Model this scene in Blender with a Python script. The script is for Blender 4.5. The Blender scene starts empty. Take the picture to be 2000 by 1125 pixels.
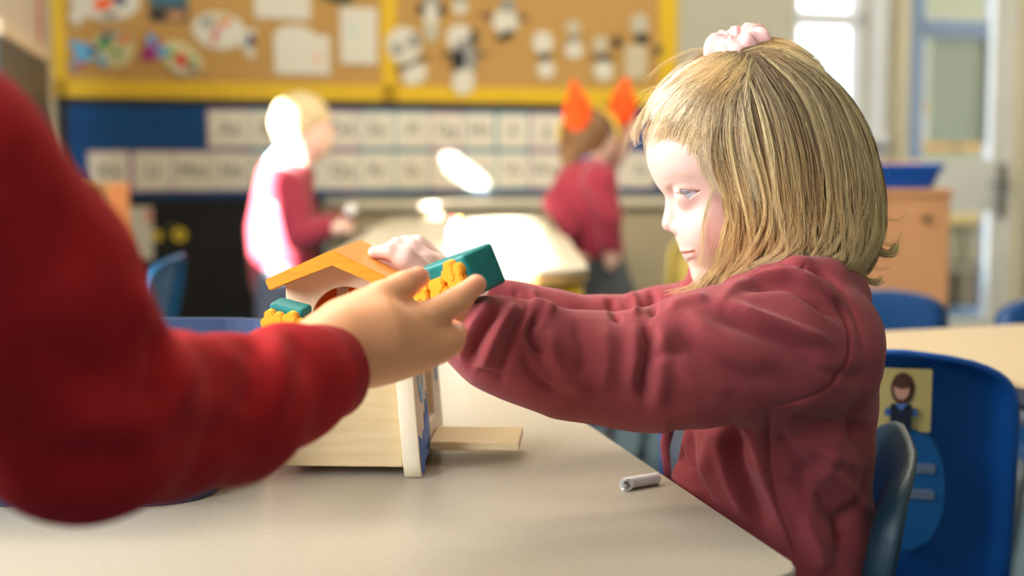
import bpy, bmesh, math, random
import numpy as np
from mathutils import Vector, Matrix

# ------------------------------------------------------------------ camera, world, light
SC = bpy.context.scene
COL = SC.collection
FPX = 2000 * 50 / 36.0
PITCH = math.radians(5.18)
CAM = Vector((0, 0, 0.85))
cam_data = bpy.data.cameras.new('camera')
cam_data.lens = 50
cam_data.sensor_width = 36
cam_data.clip_start = 0.02
cam_data.dof.use_dof = True
cam_data.dof.focus_distance = 1.06
cam_data.dof.aperture_fstop = 3.9
camera = bpy.data.objects.new('camera', cam_data)
camera.location = CAM
camera.rotation_euler = (math.radians(90) - PITCH, 0, 0)
COL.objects.link(camera)
SC.camera = camera

world = bpy.data.worlds.new('sky')
SC.world = world
world.use_nodes = True
bg = world.node_tree.nodes['Background']
bg.inputs['Color'].default_value = (0.86, 0.94, 1.0, 1)
bg.inputs['Strength'].default_value = 2.6

SC.view_settings.view_transform = 'Standard'
SC.view_settings.look = 'None'
SC.view_settings.gamma = 1
SC.view_settings.use_curve_mapping = False
SC.view_settings.exposure = 0.78

SUN_DIR = Vector((0.42, 0.82, -0.30)).normalized()
sun_d = bpy.data.lights.new('sun', 'SUN')
sun_d.energy = 75.0
sun_d.angle = math.radians(0.6)
sun_d.color = (1.0, 0.95, 0.86)
sun = bpy.data.objects.new('sun', sun_d)
sun.rotation_euler = SUN_DIR.to_track_quat('-Z', 'Y').to_euler()
COL.objects.link(sun)


def area_light(name, loc, target, sx, sy, power, color):
    d = bpy.data.lights.new(name, 'AREA')
    d.shape = 'RECTANGLE'
    d.size, d.size_y = sx, sy
    d.energy = power
    d.color = color
    o = bpy.data.objects.new(name, d)
    o.location = loc
    o.rotation_euler = (Vector(target) - Vector(loc)).to_track_quat('-Z', 'Y').to_euler()
    COL.objects.link(o)
    return o


# added area lamps along the left wall, standing in for window daylight
area_light('added_daylight', (-2.10, 1.3, 1.65), (0.2, 1.15, 0.85), 2.2, 1.2, 84, (1.0, 0.97, 0.95))
area_light('added_daylight', (-2.08, -0.9, 1.7), (-0.1, 1.1, 0.7), 1.8, 1.1, 100, (0.82, 0.91, 1.0))
# added overhead fill lamps, unseen; they brighten the room and the door
area_light('added_overhead_fill', (-0.55, 2.3, 2.52), (-0.55, 2.3, 0), 1.2, 0.6, 19, (1.0, 0.88, 0.70))
area_light('added_overhead_fill', (1.0, 4.2, 2.52), (1.0, 4.2, 0), 1.2, 0.6, 18, (1.0, 0.87, 0.68))


area_light('added_overhead_fill', (2.1, 4.9, 2.52), (2.1, 4.9, 0), 1.2, 0.6, 14, (1.0, 0.92, 0.80))


# ------------------------------------------------------------------ mapping a photo point at a known distance into the room
def ray(px, py):
    xr = (px - 1000) / FPX
    yu = (562.5 - py) / FPX
    c, s = math.cos(PITCH), math.sin(PITCH)
    return Vector((xr, c + yu * s, -s + yu * c))


def P(px, py, d):
    r = ray(px, py)
    return CAM + r * (d / r.y)


def PZ(px, py, z):
    r = ray(px, py)
    return CAM + r * ((z - CAM.z) / r.z)


# back wall of the classroom, turned 20 degrees to the view
WA = math.radians(20)
W0 = Vector((-0.763, 5.30, 0))
WT = Vector((math.cos(WA), math.sin(WA), 0))
WN = Vector((math.sin(WA), -math.cos(WA), 0))      # towards the room


def wall_sz(px, py, off=0.0):
    r = ray(px, py)
    w = W0 + WN * off
    t = (w - CAM).dot(WN) / r.dot(WN)
    p = CAM + r * t
    return (p - w).dot(WT), p.z


# ------------------------------------------------------------------ materials
def lin(c):
    def f(v):
        v = v / 255.0
        return v / 12.92 if v <= 0.04045 else ((v + 0.055) / 1.055) ** 2.4
    return (f(c[0]), f(c[1]), f(c[2]), 1)


MATS = {}


def mat(name, rgb, rough=0.6, var=0.0, scale=20.0, bump=0.0, bscale=200.0, stretch=None, spec=0.4, sheen=0.0, attr=None, metal=0.0, coat=0.0, sss=0.0, rgb2=None):
    if name in MATS:
        return MATS[name]
    m = bpy.data.materials.new(name)
    m.use_nodes = True
    nt = m.node_tree
    b = nt.nodes['Principled BSDF']
    b.inputs['Roughness'].default_value = rough
    b.inputs['Specular IOR Level'].default_value = spec
    b.inputs['Metallic'].default_value = metal
    if sheen:
        b.inputs['Sheen Weight'].default_value = sheen
        b.inputs['Sheen Roughness'].default_value = 0.4
        b.inputs['Sheen Tint'].default_value = (1, 0.75, 0.75, 1)
    if coat:
        b.inputs['Coat Weight'].default_value = coat
    if sss:
        b.inputs['Subsurface Weight'].default_value = sss
        b.inputs['Subsurface Radius'].default_value = (1.0, 0.35, 0.2)
        b.inputs['Subsurface Scale'].default_value = 0.006
    col = lin(rgb)
    b.inputs['Base Color'].default_value = col
    tc = nt.nodes.new('ShaderNodeTexCoord')
    src = tc.outputs['Object']
    if stretch:
        mp = nt.nodes.new('ShaderNodeMapping')
        mp.inputs['Scale'].default_value = stretch
        nt.links.new(src, mp.inputs['Vector'])
        src = mp.outputs['Vector']
    if attr:
        a = nt.nodes.new('ShaderNodeAttribute')
        a.attribute_name = attr
        nt.links.new(a.outputs['Color'], b.inputs['Base Color'])
    elif var or rgb2:
        n = nt.nodes.new('ShaderNodeTexNoise')
        n.inputs['Scale'].default_value = scale
        n.inputs['Detail'].default_value = 4
        nt.links.new(src, n.inputs['Vector'])
        r = nt.nodes.new('ShaderNodeValToRGB')
        c2 = lin(rgb2) if rgb2 else tuple(min(1, x * (1 + var)) for x in col[:3]) + (1,)
        c1 = col if rgb2 else tuple(x * (1 - var) for x in col[:3]) + (1,)
        r.color_ramp.elements[0].color = c1
        r.color_ramp.elements[1].color = c2
        r.color_ramp.elements[0].position = 0.35
        r.color_ramp.elements[1].position = 0.65
        nt.links.new(n.outputs['Fac'], r.inputs['Fac'])
        nt.links.new(r.outputs['Color'], b.inputs['Base Color'])
    if bump:
        n2 = nt.nodes.new('ShaderNodeTexNoise')
        n2.inputs['Scale'].default_value = bscale
        n2.inputs['Detail'].default_value = 3
        nt.links.new(src, n2.inputs['Vector'])
        bp = nt.nodes.new('ShaderNodeBump')
        bp.inputs['Strength'].default_value = bump
        bp.inputs['Distance'].default_value = 0.002
        nt.links.new(n2.outputs['Fac'], bp.inputs['Height'])
        nt.links.new(bp.outputs['Normal'], b.inputs['Normal'])
    MATS[name] = m
    return m


def glass_mat(name):
    if name in MATS:
        return MATS[name]
    m = bpy.data.materials.new(name)
    m.use_nodes = True
    nt = m.node_tree
    nt.nodes.clear()
    out = nt.nodes.new('ShaderNodeOutputMaterial')
    mix = nt.nodes.new('ShaderNodeMixShader')
    tr = nt.nodes.new('ShaderNodeBsdfTransparent')
    gl = nt.nodes.new('ShaderNodeBsdfGlossy')
    gl.inputs['Roughness'].default_value = 0.02
    fr = nt.nodes.new('ShaderNodeFresnel')
    fr.inputs['IOR'].default_value = 1.5
    nt.links.new(fr.outputs[0], mix.inputs[0])
    nt.links.new(tr.outputs[0], mix.inputs[1])
    nt.links.new(gl.outputs[0], mix.inputs[2])
    nt.links.new(mix.outputs[0], out.inputs[0])
    MATS[name] = m
    return m


# ------------------------------------------------------------------ object helpers
def tag(o, label=None, cat=None, group=None, kind=None):
    if label: o['label'] = label
    if cat: o['category'] = cat
    if group: o['group'] = group
    if kind: o['kind'] = kind
    return o


def empty(name, loc=(0, 0, 0), rz=0.0, parent=None):
    o = bpy.data.objects.new(name, None)
    o.empty_display_size = 0.05
    o.location = loc
    o.rotation_euler = (0, 0, rz)
    COL.objects.link(o)
    o.parent = parent
    return o


def link_mesh(name, me, parent=None, mats=(), smooth=False):
    o = bpy.data.objects.new(name, me)
    COL.objects.link(o)
    for m in (mats if isinstance(mats, (list, tuple)) else [mats]):
        me.materials.append(m)
    if smooth:
        me.polygons.foreach_set('use_smooth', [True] * len(me.polygons))
    o.parent = parent
    return o


def from_bm(name, bm, mats, parent=None, smooth=False, loc=None, rz=0.0):
    bmesh.ops.recalc_face_normals(bm, faces=bm.faces)
    me = bpy.data.meshes.new(name)
    bm.to_mesh(me)
    bm.free()
    o = link_mesh(name, me, parent, mats, smooth)
    if loc is not None:
        o.location = loc
    o.rotation_euler = (0, 0, rz)
    return o


def bm_box(bm, c, s, mi=0, bevel=0.0, mtx=None, seg=2):
    """box with centre c and full size s"""
    r = bmesh.ops.create_cube(bm, size=1.0)
    vs = r['verts']
    for v in vs:
        v.co = Vector((v.co.x * s[0] + c[0], v.co.y * s[1] + c[1], v.co.z * s[2] + c[2]))
    fs = list({f for v in vs for f in v.link_faces})
    if bevel:
        es = list({e for f in fs for e in f.edges})
        b = bmesh.ops.bevel(bm, geom=es, offset=bevel, segments=seg, affect='EDGES', profile=0.5)
        fs = list({f for f in b['faces']} | {f for f in fs if f.is_valid})
        vs = list({v for f in fs for v in f.verts})
    for f in fs:
        f.material_index = mi
    if mtx is not None:
        for v in vs:
            v.co = mtx @ v.co
    return fs


def bm_tube(bm, pts, radii, n=10, mi=0, cap=True):
    """tube through pts"""
    pts = [Vector(p) for p in pts]
    if not isinstance(radii, (list, tuple)):
        radii = [radii] * len(pts)
    rings = []
    up = None
    for i, p in enumerate(pts):
        a = pts[max(i - 1, 0)]
        b = pts[min(i + 1, len(pts) - 1)]
        t = (b - a).normalized()
        if up is None:
            up = Vector((0, 0, 1)) if abs(t.z) < 0.9 else Vector((1, 0, 0))
        u = (up - t * up.dot(t)).normalized()
        up = u
        w = t.cross(u)
        rings.append([bm.verts.new(p + (u * math.cos(k * 2 * math.pi / n) + w * math.sin(k * 2 * math.pi / n)) * radii[i]) for k in range(n)])
    for r0, r1 in zip(rings, rings[1:]):
        for k in range(n):
            f = bm.faces.new((r0[k], r0[(k + 1) % n], r1[(k + 1) % n], r1[k]))
            f.material_index = mi
            f.smooth = True
    if cap:
        bm.faces.new(rings[0][::-1]).material_index = mi
        bm.faces.new(rings[-1]).material_index = mi


def bm_prism(bm, poly, y0, y1, mi=0, axis='y'):
    """extrude a 2-D polygon (x, z) between y0 and y1"""
    def mk(x, z, y):
        return Vector((x, y, z))
    a = [bm.verts.new(mk(x, z, y0)) for x, z in poly]
    b = [bm.verts.new(mk(x, z, y1)) for x, z in poly]
    fs = [bm.faces.new(a), bm.faces.new(b[::-1])]
    n = len(poly)
    for i in range(n):
        fs.append(bm.faces.new((a[i], b[i], b[(i + 1) % n], a[(i + 1) % n])))
    for f in fs:
        f.material_index = mi
    return fs


def rrect(x0, z0, x1, z1, r, n=6):
    out = []
    for cx, cz, a0 in ((x1 - r, z1 - r, 0), (x0 + r, z1 - r, 90), (x0 + r, z0 + r, 180), (x1 - r, z0 + r, 270)):
        for k in range(n + 1):
            a = math.radians(a0 + 90 * k / n)
            out.append((cx + r * math.cos(a), cz + r * math.sin(a)))
    return out


def ellipse(cx, cz, rx, rz, n=24, rot=0.0):
    c, s = math.cos(rot), math.sin(rot)
    out = []
    for k in range(n):
        a = 2 * math.pi * k / n
        x, z = rx * math.cos(a), rz * math.sin(a)
        out.append((cx + x * c - z * s, cz + x * s + z * c))
    return out


def text_mesh(txt, size, extrude=0.0004):
    cu = bpy.data.curves.new('letters', 'FONT')
    cu.body = txt
    cu.size = size
    cu.align_x = 'CENTER'
    cu.align_y = 'CENTER'
    cu.extrude = extrude
    cu.resolution_u = 3
    o = bpy.data.objects.new('letters', cu)
    COL.objects.link(o)
    bpy.context.view_layer.update()
    dg = bpy.context.evaluated_depsgraph_get()
    me = bpy.data.meshes.new_from_object(o.evaluated_get(dg))
    COL.objects.unlink(o)
    bpy.data.objects.remove(o)
    bpy.data.curves.remove(cu)
    return me


def copy_tree(o, parent=None):
    c = o.copy()
    COL.objects.link(c)
    c.parent = parent
    for ch in [x for x in COL.objects if x.parent == o]:
        copy_tree(ch, c)
    return c


# ------------------------------------------------------------------ organic bodies: a distance field turned into one mesh
F32 = np.float32


def sd_ball(p, c, r):
    return np.linalg.norm(p - np.array(c, F32), axis=1) - r


def sd_ell(p, c, r, rot=0.0):
    q = p - np.array(c, F32)
    if rot:
        cs, sn = math.cos(rot), math.sin(rot)
        q = np.stack([q[:, 0] * cs + q[:, 2] * sn, q[:, 1], -q[:, 0] * sn + q[:, 2] * cs], 1)
    r = np.array(r, F32)
    k0 = np.linalg.norm(q / r, axis=1)
    k1 = np.linalg.norm(q / (r * r), axis=1)
    return k0 * (k0 - 1) / np.maximum(k1, 1e-6)


def smin(a, b, k):
    h = np.clip(0.5 + 0.5 * (b - a) / k, 0, 1)
    return b * (1 - h) + a * h - k * h * (1 - h)


def smax(a, b, k):
    return -smin(-a, -b, k)


def sd_chain(p, pts, radii, k=0.0):
    out = None
    for (a, b, ra, rb) in zip(pts, pts[1:], radii, radii[1:]):
        a = np.array(a, F32)
        b = np.array(b, F32)
        ab = b - a
        t = np.clip((p - a) @ ab / max(float(ab @ ab), 1e-12), 0, 1)
        d = np.linalg.norm(p - a - t[:, None] * ab, axis=1) - (ra + (rb - ra) * t)
        out = d if out is None else (smin(out, d, k) if k else np.minimum(out, d))
    return out


def sdf_mesh(fn, lo, hi, h):
    lo = np.array(lo, F32)
    hi = np.array(hi, F32)
    nb = np.ceil((hi - lo) / (h * 4)).astype(int)
    n = nb * 4
    ii = np.stack(np.meshgrid(*[np.arange(k) for k in nb], indexing='ij'), -1).reshape(-1, 3)
    cen = lo + (ii * 4 + 1.5) * h
    fc = np.concatenate([fn(c.astype(F32)) for c in np.array_split(cen, max(1, len(cen) // 200000))])
    F = np.repeat(np.repeat(np.repeat(fc.reshape(nb).astype(F32), 4, 0), 4, 1), 4, 2)
    act = ii[np.abs(fc) < h * 6.5]
    off = np.stack(np.meshgrid(*[np.arange(4)] * 3, indexing='ij'), -1).reshape(-1, 3)
    idx = (act[:, None, :] * 4 + off[None]).reshape(-1, 3)
    for c in np.array_split(idx, max(1, len(idx) // 300000)):
        F[c[:, 0], c[:, 1], c[:, 2]] = fn((lo + c * h).astype(F32))
    S = F < 0
    cs = [S[i:n[0] - 1 + i, j:n[1] - 1 + j, k:n[2] - 1 + k] for i in (0, 1) for j in (0, 1) for k in (0, 1)]
    cnt = sum(c.astype(np.int8) for c in cs)
    cells = np.argwhere((cnt > 0) & (cnt < 8))
    vid = -np.ones(n - 1, np.int32)
    vid[cells[:, 0], cells[:, 1], cells[:, 2]] = np.arange(len(cells))
    corner = np.array([(i, j, k) for i in (0, 1) for j in (0, 1) for k in (0, 1)])
    vals = np.stack([F[cells[:, 0] + c[0], cells[:, 1] + c[1], cells[:, 2] + c[2]] for c in corner], 1)
    acc = np.zeros((len(cells), 3), F32)
    num = np.zeros(len(cells), F32)
    for a in range(8):
        for b in range(a + 1, 8):
            if np.abs(corner[a] - corner[b]).sum() != 1:
                continue
            va, vb = vals[:, a], vals[:, b]
            m = (va < 0) != (vb < 0)
            t = np.where(m, va / np.where(m, va - vb, 1), 0)
            pt = corner[a] + t[:, None] * (corner[b] - corner[a])
            acc += np.where(m[:, None], pt, 0)
            num += m
    V = lo + (cells + acc / np.maximum(num, 1)[:, None]) * h
    quads = []
    for ax in range(3):
        o1, o2 = (ax + 1) % 3, (ax + 2) % 3
        sl0 = [slice(1, n[i] - 1) for i in range(3)]
        sl1 = list(sl0)
        sl0[ax] = slice(0, n[ax] - 1)
        sl1[ax] = slice(1, n[ax])
        A, B = S[tuple(sl0)], S[tuple(sl1)]
        base = np.array([1, 1, 1])
        base[ax] = 0
        for m, flip in ((A & ~B, False), (~A & B, True)):
            e = np.argwhere(m) + base
            if not len(e):
                continue
            e = e[(e[:, o1] < n[o1] - 1) & (e[:, o2] < n[o2] - 1) & (e[:, ax] < n[ax] - 1)]
            d1 = np.zeros(3, int); d1[o1] = 1
            d2 = np.zeros(3, int); d2[o2] = 1
            q = [vid[tuple((e - d1 - d2).T)], vid[tuple((e - d2).T)], vid[tuple(e.T)], vid[tuple((e - d1).T)]]
            q = np.stack(q[::-1] if flip else q, 1)
            quads.append(q[(q >= 0).all(1)])
    Qd = np.concatenate(quads)
    a, b, c = V[Qd[:, 0]], V[Qd[:, 1]], V[Qd[:, 2]]
    if (np.cross(b - a, c - a) * (a - V.mean(0))).sum() < 0:
        Qd = Qd[:, ::-1]
    return V, Qd


def project(V, fn, it=2, maxstep=0.004):
    V = V.astype(F32)
    e = F32(0.0004)
    for _ in range(it):
        f = fn(V)
        g = np.stack([fn(V + np.array(d, F32) * e) - fn(V - np.array(d, F32) * e) for d in ((1, 0, 0), (0, 1, 0), (0, 0, 1))], 1) / (2 * e)
        st = g * (f / np.maximum((g * g).sum(1), 0.05))[:, None]
        L = np.linalg.norm(st, axis=1)
        st *= np.minimum(1, maxstep / np.maximum(L, 1e-9))[:, None]
        V = V - st
    return V


def mesh_pydata(name, V, Q):
    me = bpy.data.meshes.new(name)
    me.vertices.add(len(V))
    me.vertices.foreach_set('co', np.asarray(V, F32).ravel())
    Q = np.asarray(Q, np.int32)
    me.loops.add(Q.size)
    me.loops.foreach_set('vertex_index', Q.ravel())
    me.polygons.add(len(Q))
    me.polygons.foreach_set('loop_start', np.arange(0, Q.size, Q.shape[1], dtype=np.int32))
    me.update(calc_edges=True)
    me.validate()
    return me


def get_co(me):
    a = np.empty(len(me.vertices) * 3, F32)
    me.vertices.foreach_get('co', a)
    return a.reshape(-1, 3)


def get_no(me):
    a = np.empty(len(me.vertices) * 3, F32)
    me.vertices.foreach_get('normal', a)
    return a.reshape(-1, 3)


def set_co(me, V):
    me.vertices.foreach_set('co', np.asarray(V, F32).ravel())
    me.update()


def refine(me, fn, test):
    """split the faces whose vertices pass test, then lay the new vertices on the field"""
    bm = bmesh.new()
    bm.from_mesh(me)
    bm.verts.ensure_lookup_table()
    co = get_co(me)
    ok = test(co)
    es = [e for e in bm.edges if ok[e.verts[0].index] and ok[e.verts[1].index]]
    bmesh.ops.subdivide_edges(bm, edges=es, cuts=1, use_grid_fill=True)
    bm.to_mesh(me)
    bm.free()
    V = get_co(me)
    m = test(V)
    V[m] = project(V[m], fn)
    set_co(me, V)


def organic(name, fn, lo, hi, h, mats, parent=None, relax=0):
    V, Q = sdf_mesh(fn, lo, hi, h)
    V = project(V, fn, 1, h)
    me = mesh_pydata(name, V, Q)
    return link_mesh(name, me, parent, mats, True)


def to_px(V):
    """photo position of room points (used to carve cloth folds where they lie on the sleeve)"""
    c, s = math.cos(PITCH), math.sin(PITCH)
    x, y, z = V[:, 0], V[:, 1], V[:, 2] - CAM.z
    fw = y * c - z * s
    up = y * s + z * c
    return np.stack([1000 + FPX * x / fw, 562.5 - FPX * up / fw], 1)


def polyline_dist(q, pts):
    best = np.full(len(q), 1e9, F32)
    tt = np.zeros(len(q), F32)
    pts = np.array(pts, F32)
    L = np.linalg.norm(np.diff(pts, axis=0), axis=1)
    cum = np.concatenate([[0], np.cumsum(L)]) / L.sum()
    for i in range(len(pts) - 1):
        a, ab = pts[i], pts[i + 1] - pts[i]
        t = np.clip((q - a) @ ab / (ab @ ab), 0, 1)
        d = np.linalg.norm(q - a - t[:, None] * ab, axis=1)
        m = d < best
        best[m] = d[m]
        tt[m] = cum[i] + t[m] * (cum[i + 1] - cum[i])
    return best, tt


def smooth_pts(pts, n=4):
    pts = [np.array(p, float) for p in pts]
    ext = [2 * pts[0] - pts[1]] + pts + [2 * pts[-1] - pts[-2]]
    out = []
    for i in range(1, len(ext) - 2):
        p0, p1, p2, p3 = ext[i - 1:i + 3]
        for k in range(n):
            t = k / n
            out.append(0.5 * ((2 * p1) + (-p0 + p2) * t + (2 * p0 - 5 * p1 + 4 * p2 - p3) * t ** 2 + (-p0 + 3 * p1 - 3 * p2 + p3) * t ** 3))
    out.append(pts[-1])
    return np.array(out)


def carve(me, strokes, ymax=None):
    """push folds in (negative mm) or out along the normals of a cloth mesh, each fold a line across the cloth"""
    V = get_co(me)
    N = get_no(me)
    q = to_px(V)
    view = V - np.array(CAM, F32)
    view /= np.linalg.norm(view, axis=1)[:, None]
    face = np.clip(-(N * view).sum(1) * 2.0 + 0.35, 0, 1)
    if ymax is not None:
        face = face * (V[:, 1] < ymax)
    D = np.zeros(len(V), F32)
    for pts, w, amp in strokes:
        d, t = polyline_dist(q, smooth_pts(pts))
        taper = np.clip(np.minimum(t, 1 - t) * 5, 0.0, 1) * 0.85 + 0.15
        D += amp * 0.001 * np.exp(-(d / w) ** 2) * taper
    V = V + N * (D * face)[:, None]
    set_co(me, V)


def mesh_smooth(me, it=3, lam=0.5, mask=None):
    V = get_co(me)
    E = np.empty(len(me.edges) * 2, np.int32)
    me.edges.foreach_get('vertices', E)
    E = E.reshape(-1, 2)
    deg = np.bincount(E.ravel(), minlength=len(V)).astype(F32)
    for _ in range(it):
        acc = np.zeros_like(V)
        for a in range(3):
            acc[:, a] = np.bincount(E[:, 0], V[E[:, 1], a], len(V)) + np.bincount(E[:, 1], V[E[:, 0], a], len(V))
        avg = acc / np.maximum(deg, 1)[:, None]
        w = lam if mask is None else lam * mask[:, None]
        V = V + (avg - V) * w
    set_co(me, V)
# ------------------------------------------------------------------ the room
M_WALL = mat('wall_paint', (176, 172, 152), 0.85, var=0.03, scale=3, bump=0.05, bscale=90)
M_WALLW = mat('white_paint', (212, 210, 200), 0.6, var=0.02, scale=4)
M_CEIL = mat('ceiling_paint', (228, 224, 212), 0.9, var=0.02, scale=3)
M_CARPET = mat('blue_carpet', (84, 108, 122), 0.95, var=0.22, scale=160, bump=0.5, bscale=500)
M_GLASS = glass_mat('window_glass')
M_FRAME = mat('window_frame_paint', (206, 208, 206), 0.45, var=0.02, scale=8)


def wall_panel(name, origin, tang, s0, s1, z0, z1, holes, th, material, kind='structure'):
    nrm = Vector((tang.y, -tang.x, 0))
    ss = sorted({s0, s1} | {h[0] for h in holes} | {h[1] for h in holes})
    zs = sorted({z0, z1} | {h[2] for h in holes} | {h[3] for h in holes})
    bm = bmesh.new()
    for a, b in zip(ss, ss[1:]):
        for c, d in zip(zs, zs[1:]):
            if any(h[0] - 1e-6 <= a and b <= h[1] + 1e-6 and h[2] - 1e-6 <= c and d <= h[3] + 1e-6 for h in holes):
                continue
            bm_box(bm, ((a + b) / 2, -th / 2, (c + d) / 2), (b - a, th, d - c))
    bmesh.ops.remove_doubles(bm, verts=bm.verts, dist=1e-5)
    dup_f = {}
    for f in bm.faces:
        dup_f.setdefault(tuple(sorted(v.index for v in f.verts)), []).append(f)
    M = Matrix(((tang.x, -nrm.x, 0, origin.x), (tang.y, -nrm.y, 0, origin.y), (0, 0, 1, 0), (0, 0, 0, 1)))
    # local y points away from the room: -th/2 .. flip so that the wall stands behind its plane
    for v in bm.verts:
        v.co = M @ Vector((v.co.x, -v.co.y, v.co.z))
    bm.verts.index_update()
    seen = {}
    for f in bm.faces:
        seen.setdefault(tuple(sorted(v.index for v in f.verts)), []).append(f)
    bmesh.ops.delete(bm, geom=[f for fs in seen.values() if len(fs) > 1 for f in fs], context='FACES')
    o = from_bm(name, bm, material)
    o['kind'] = kind
    return o


def slab(name, x0, x1, y0, y1, z0, z1, m):
    bm = bmesh.new()
    bm_box(bm, ((x0 + x1) / 2, (y0 + y1) / 2, (z0 + z1) / 2), (x1 - x0, y1 - y0, z1 - z0))
    o = from_bm(name, bm, m)
    o['kind'] = 'structure'
    return o


slab('floor', -2.4, 4.4, -3.2, 10.2, -0.1, 0.0, M_CARPET)
slab('ceiling', -2.4, 4.4, -3.2, 6.95, 2.6, 2.7, M_CEIL)

# unseen side wall on the sun side, its window openings shaped to place the sun patches
WY = Vector((0, 1, 0))
wl = wall_panel('wall_left', Vector((-2.2, 0, 0)), Vector((0, 1, 0)), -3.2, 4.95, 0, 2.6,
                [(-2.05, 0.60, 2.13, 2.35), (-2.05, -1.30, 2.03, 2.09), (0.83, 1.35, 1.60, 2.19), (1.22, 1.66, 2.21, 2.37)], 0.12, M_WALL)
for v in wl.data.vertices:
    if v.co.x > -2.2:
        v.co.x = -2.2 - (v.co.x + 2.2)
wall_panel('wall_rear', Vector((-2.4, -3.0, 0)), Vector((1, 0, 0)), 0, 6.8, 0, 2.6, [], 0.12, M_WALL)
slab('wall_right', 3.9, 4.0, -3.2, 7.0, 0, 2.6, M_WALL)


def pane_window(name, holes, x):
    bm = bmesh.new()
    for (y0, y1, z0, z1) in holes:
        t = 0.02
        for c, s in (((x, (y0 + y1) / 2, z0 + t / 2), (0.05, y1 - y0, t)), ((x, (y0 + y1) / 2, z1 - t / 2), (0.05, y1 - y0, t)),
                     ((x, y0 + t / 2, (z0 + z1) / 2), (0.05, t, z1 - z0)), ((x, y1 - t / 2, (z0 + z1) / 2), (0.05, t, z1 - z0))):
            bm_box(bm, c, s)
    o = from_bm(name, bm, M_FRAME)
    o['kind'] = 'structure'
    return o


pane_window('window_2', [(-2.07, 0.62, 2.11, 2.37)], -2.26)
pane_window('window_3', [(0.81, 1.37, 1.58, 2.20), (1.20, 1.68, 2.20, 2.39)], -2.26)

pane_window('lamp_frame_4', [(0.18, 2.42, 1.03, 2.27)], -2.15)  # frame added round the area lamp, with no opening of its own
pane_window('lamp_frame_5', [(-1.82, 0.02, 1.13, 2.27)], -2.13)  # likewise added round the second lamp, no opening cut for it

# back wall: window and glazed door at its far end
ws0, wz0 = wall_sz(1546, 262)
ws1, _ = wall_sz(1690, 262)
ds0, _ = wall_sz(1738, 300)
ds1, _ = wall_sz(1992, 300)
DTOP = 2.02
wb = wall_panel('wall_back', W0, WT, -1.75, 4.6, 0, 2.6, [(ws0, ws1, wz0, 2.35), (ds0, ds1, 0.0, DTOP)], 0.14, M_WALL)


def wm(off=0.0):
    """matrix: local x along the back wall, local y away from the room, z up"""
    o = W0 + WN * off
    return Matrix(((WT.x, -WN.x, 0, o.x), (WT.y, -WN.y, 0, o.y), (0, 0, 1, 0), (0, 0, 0, 1)))


def on_wall(name, bm, mats, parent=None, off=0.0, smooth=False, loc_s=None, loc_z=None):
    """place a mesh built in wall coordinates; its origin moves to (loc_s, loc_z) on the wall"""
    bmesh.ops.recalc_face_normals(bm, faces=bm.faces)
    if loc_s is not None:
        bmesh.ops.translate(bm, verts=bm.verts, vec=(-loc_s, 0, -loc_z))
    me = bpy.data.meshes.new(name)
    bm.to_mesh(me)
    bm.free()
    o = link_mesh(name, me, None, mats, smooth)
    o.matrix_world = wm(off) @ Matrix.Translation((loc_s or 0, 0, loc_z or 0))
    if parent is not None:
        o.parent = parent
        o.matrix_parent_inverse = parent.matrix_world.inverted()
    return o


# window_1: frame, transom, pane
bm = bmesh.new()
tz = wall_sz(1600, 34)[1]
for (a, b, c, d) in ((ws0, ws1, wz0, wz0 + .05), (ws0, ws0 + .04, wz0, 2.35), (ws1 - .04, ws1, wz0, 2.35), (ws0, ws1, 2.31, 2.35), (ws0, ws1, tz - .03, tz + .03)):
    bm_box(bm, ((a + b) / 2, 0.05, (c + d) / 2), (b - a, 0.06, d - c), bevel=0.004)
w1 = on_wall('window_1', bm, M_FRAME)
w1['kind'] = 'structure'
bm = bmesh.new()
bm_box(bm, ((ws0 + ws1) / 2, 0.06, (wz0 + 2.35) / 2), (ws1 - ws0 - .04, 0.006, 2.3 - wz0))
o = on_wall('window_pane', bm, M_GLASS, parent=w1)
bm = bmesh.new()
bm_box(bm, ((ws0 + ws1) / 2, -0.02, wz0 - .02), (ws1 - ws0 + .12, 0.16, 0.035), bevel=0.006)
o = on_wall('window_sill', bm, M_FRAME, parent=w1)
# boarded reveal beside the window
bm = bmesh.new()
rs0, rs1 = wall_sz(1694, 200)[0], wall_sz(1722, 200)[0]
bm_box(bm, ((rs0 + rs1) / 2, -0.02, 1.3), (rs1 - rs0, 0.04, 2.58), bevel=0.006)
o = on_wall('trim_1', bm, M_FRAME)
o['kind'] = 'structure'

# door_1: frame, leaf with two panes, handle
bm = bmesh.new()
for (a, b, c, d) in ((ds0, ds0 + .05, 0, DTOP), (ds1 - .03, ds1, 0, DTOP), (ds0, ds1, DTOP - .05, DTOP)):
    bm_box(bm, ((a + b) / 2, 0.02, (c + d) / 2), (b - a, 0.16, d - c), bevel=0.004)
d1 = on_wall('door_1', bm, mat('door_frame_wood', (196, 186, 156), 0.5, var=0.06, scale=6, stretch=(8, 8, 0.6)))
d1['kind'] = 'structure'
g0 = wall_sz(1776, 200)[0]
g1 = wall_sz(1944, 200)[0]
gz = wall_sz(1850, 312)[1]
lz1 = wall_sz(1850, 416)[1]
a0, a1 = ds0 + .05, ds1 - .03
bm = bmesh.new()
for (a, b, c, d) in ((a0, g0, 0, DTOP - .05), (g1, a1, 0, DTOP - .05), (g0, g1, lz1, gz), (g0, g1, 0, .14), (g0, g1, 1.86, DTOP - .05)):
    bm_box(bm, ((a + b) / 2, 0.03, (c + d) / 2), (b - a, 0.045, d - c))
leaf = on_wall('door_leaf', bm, M_WALLW, parent=d1)
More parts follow.
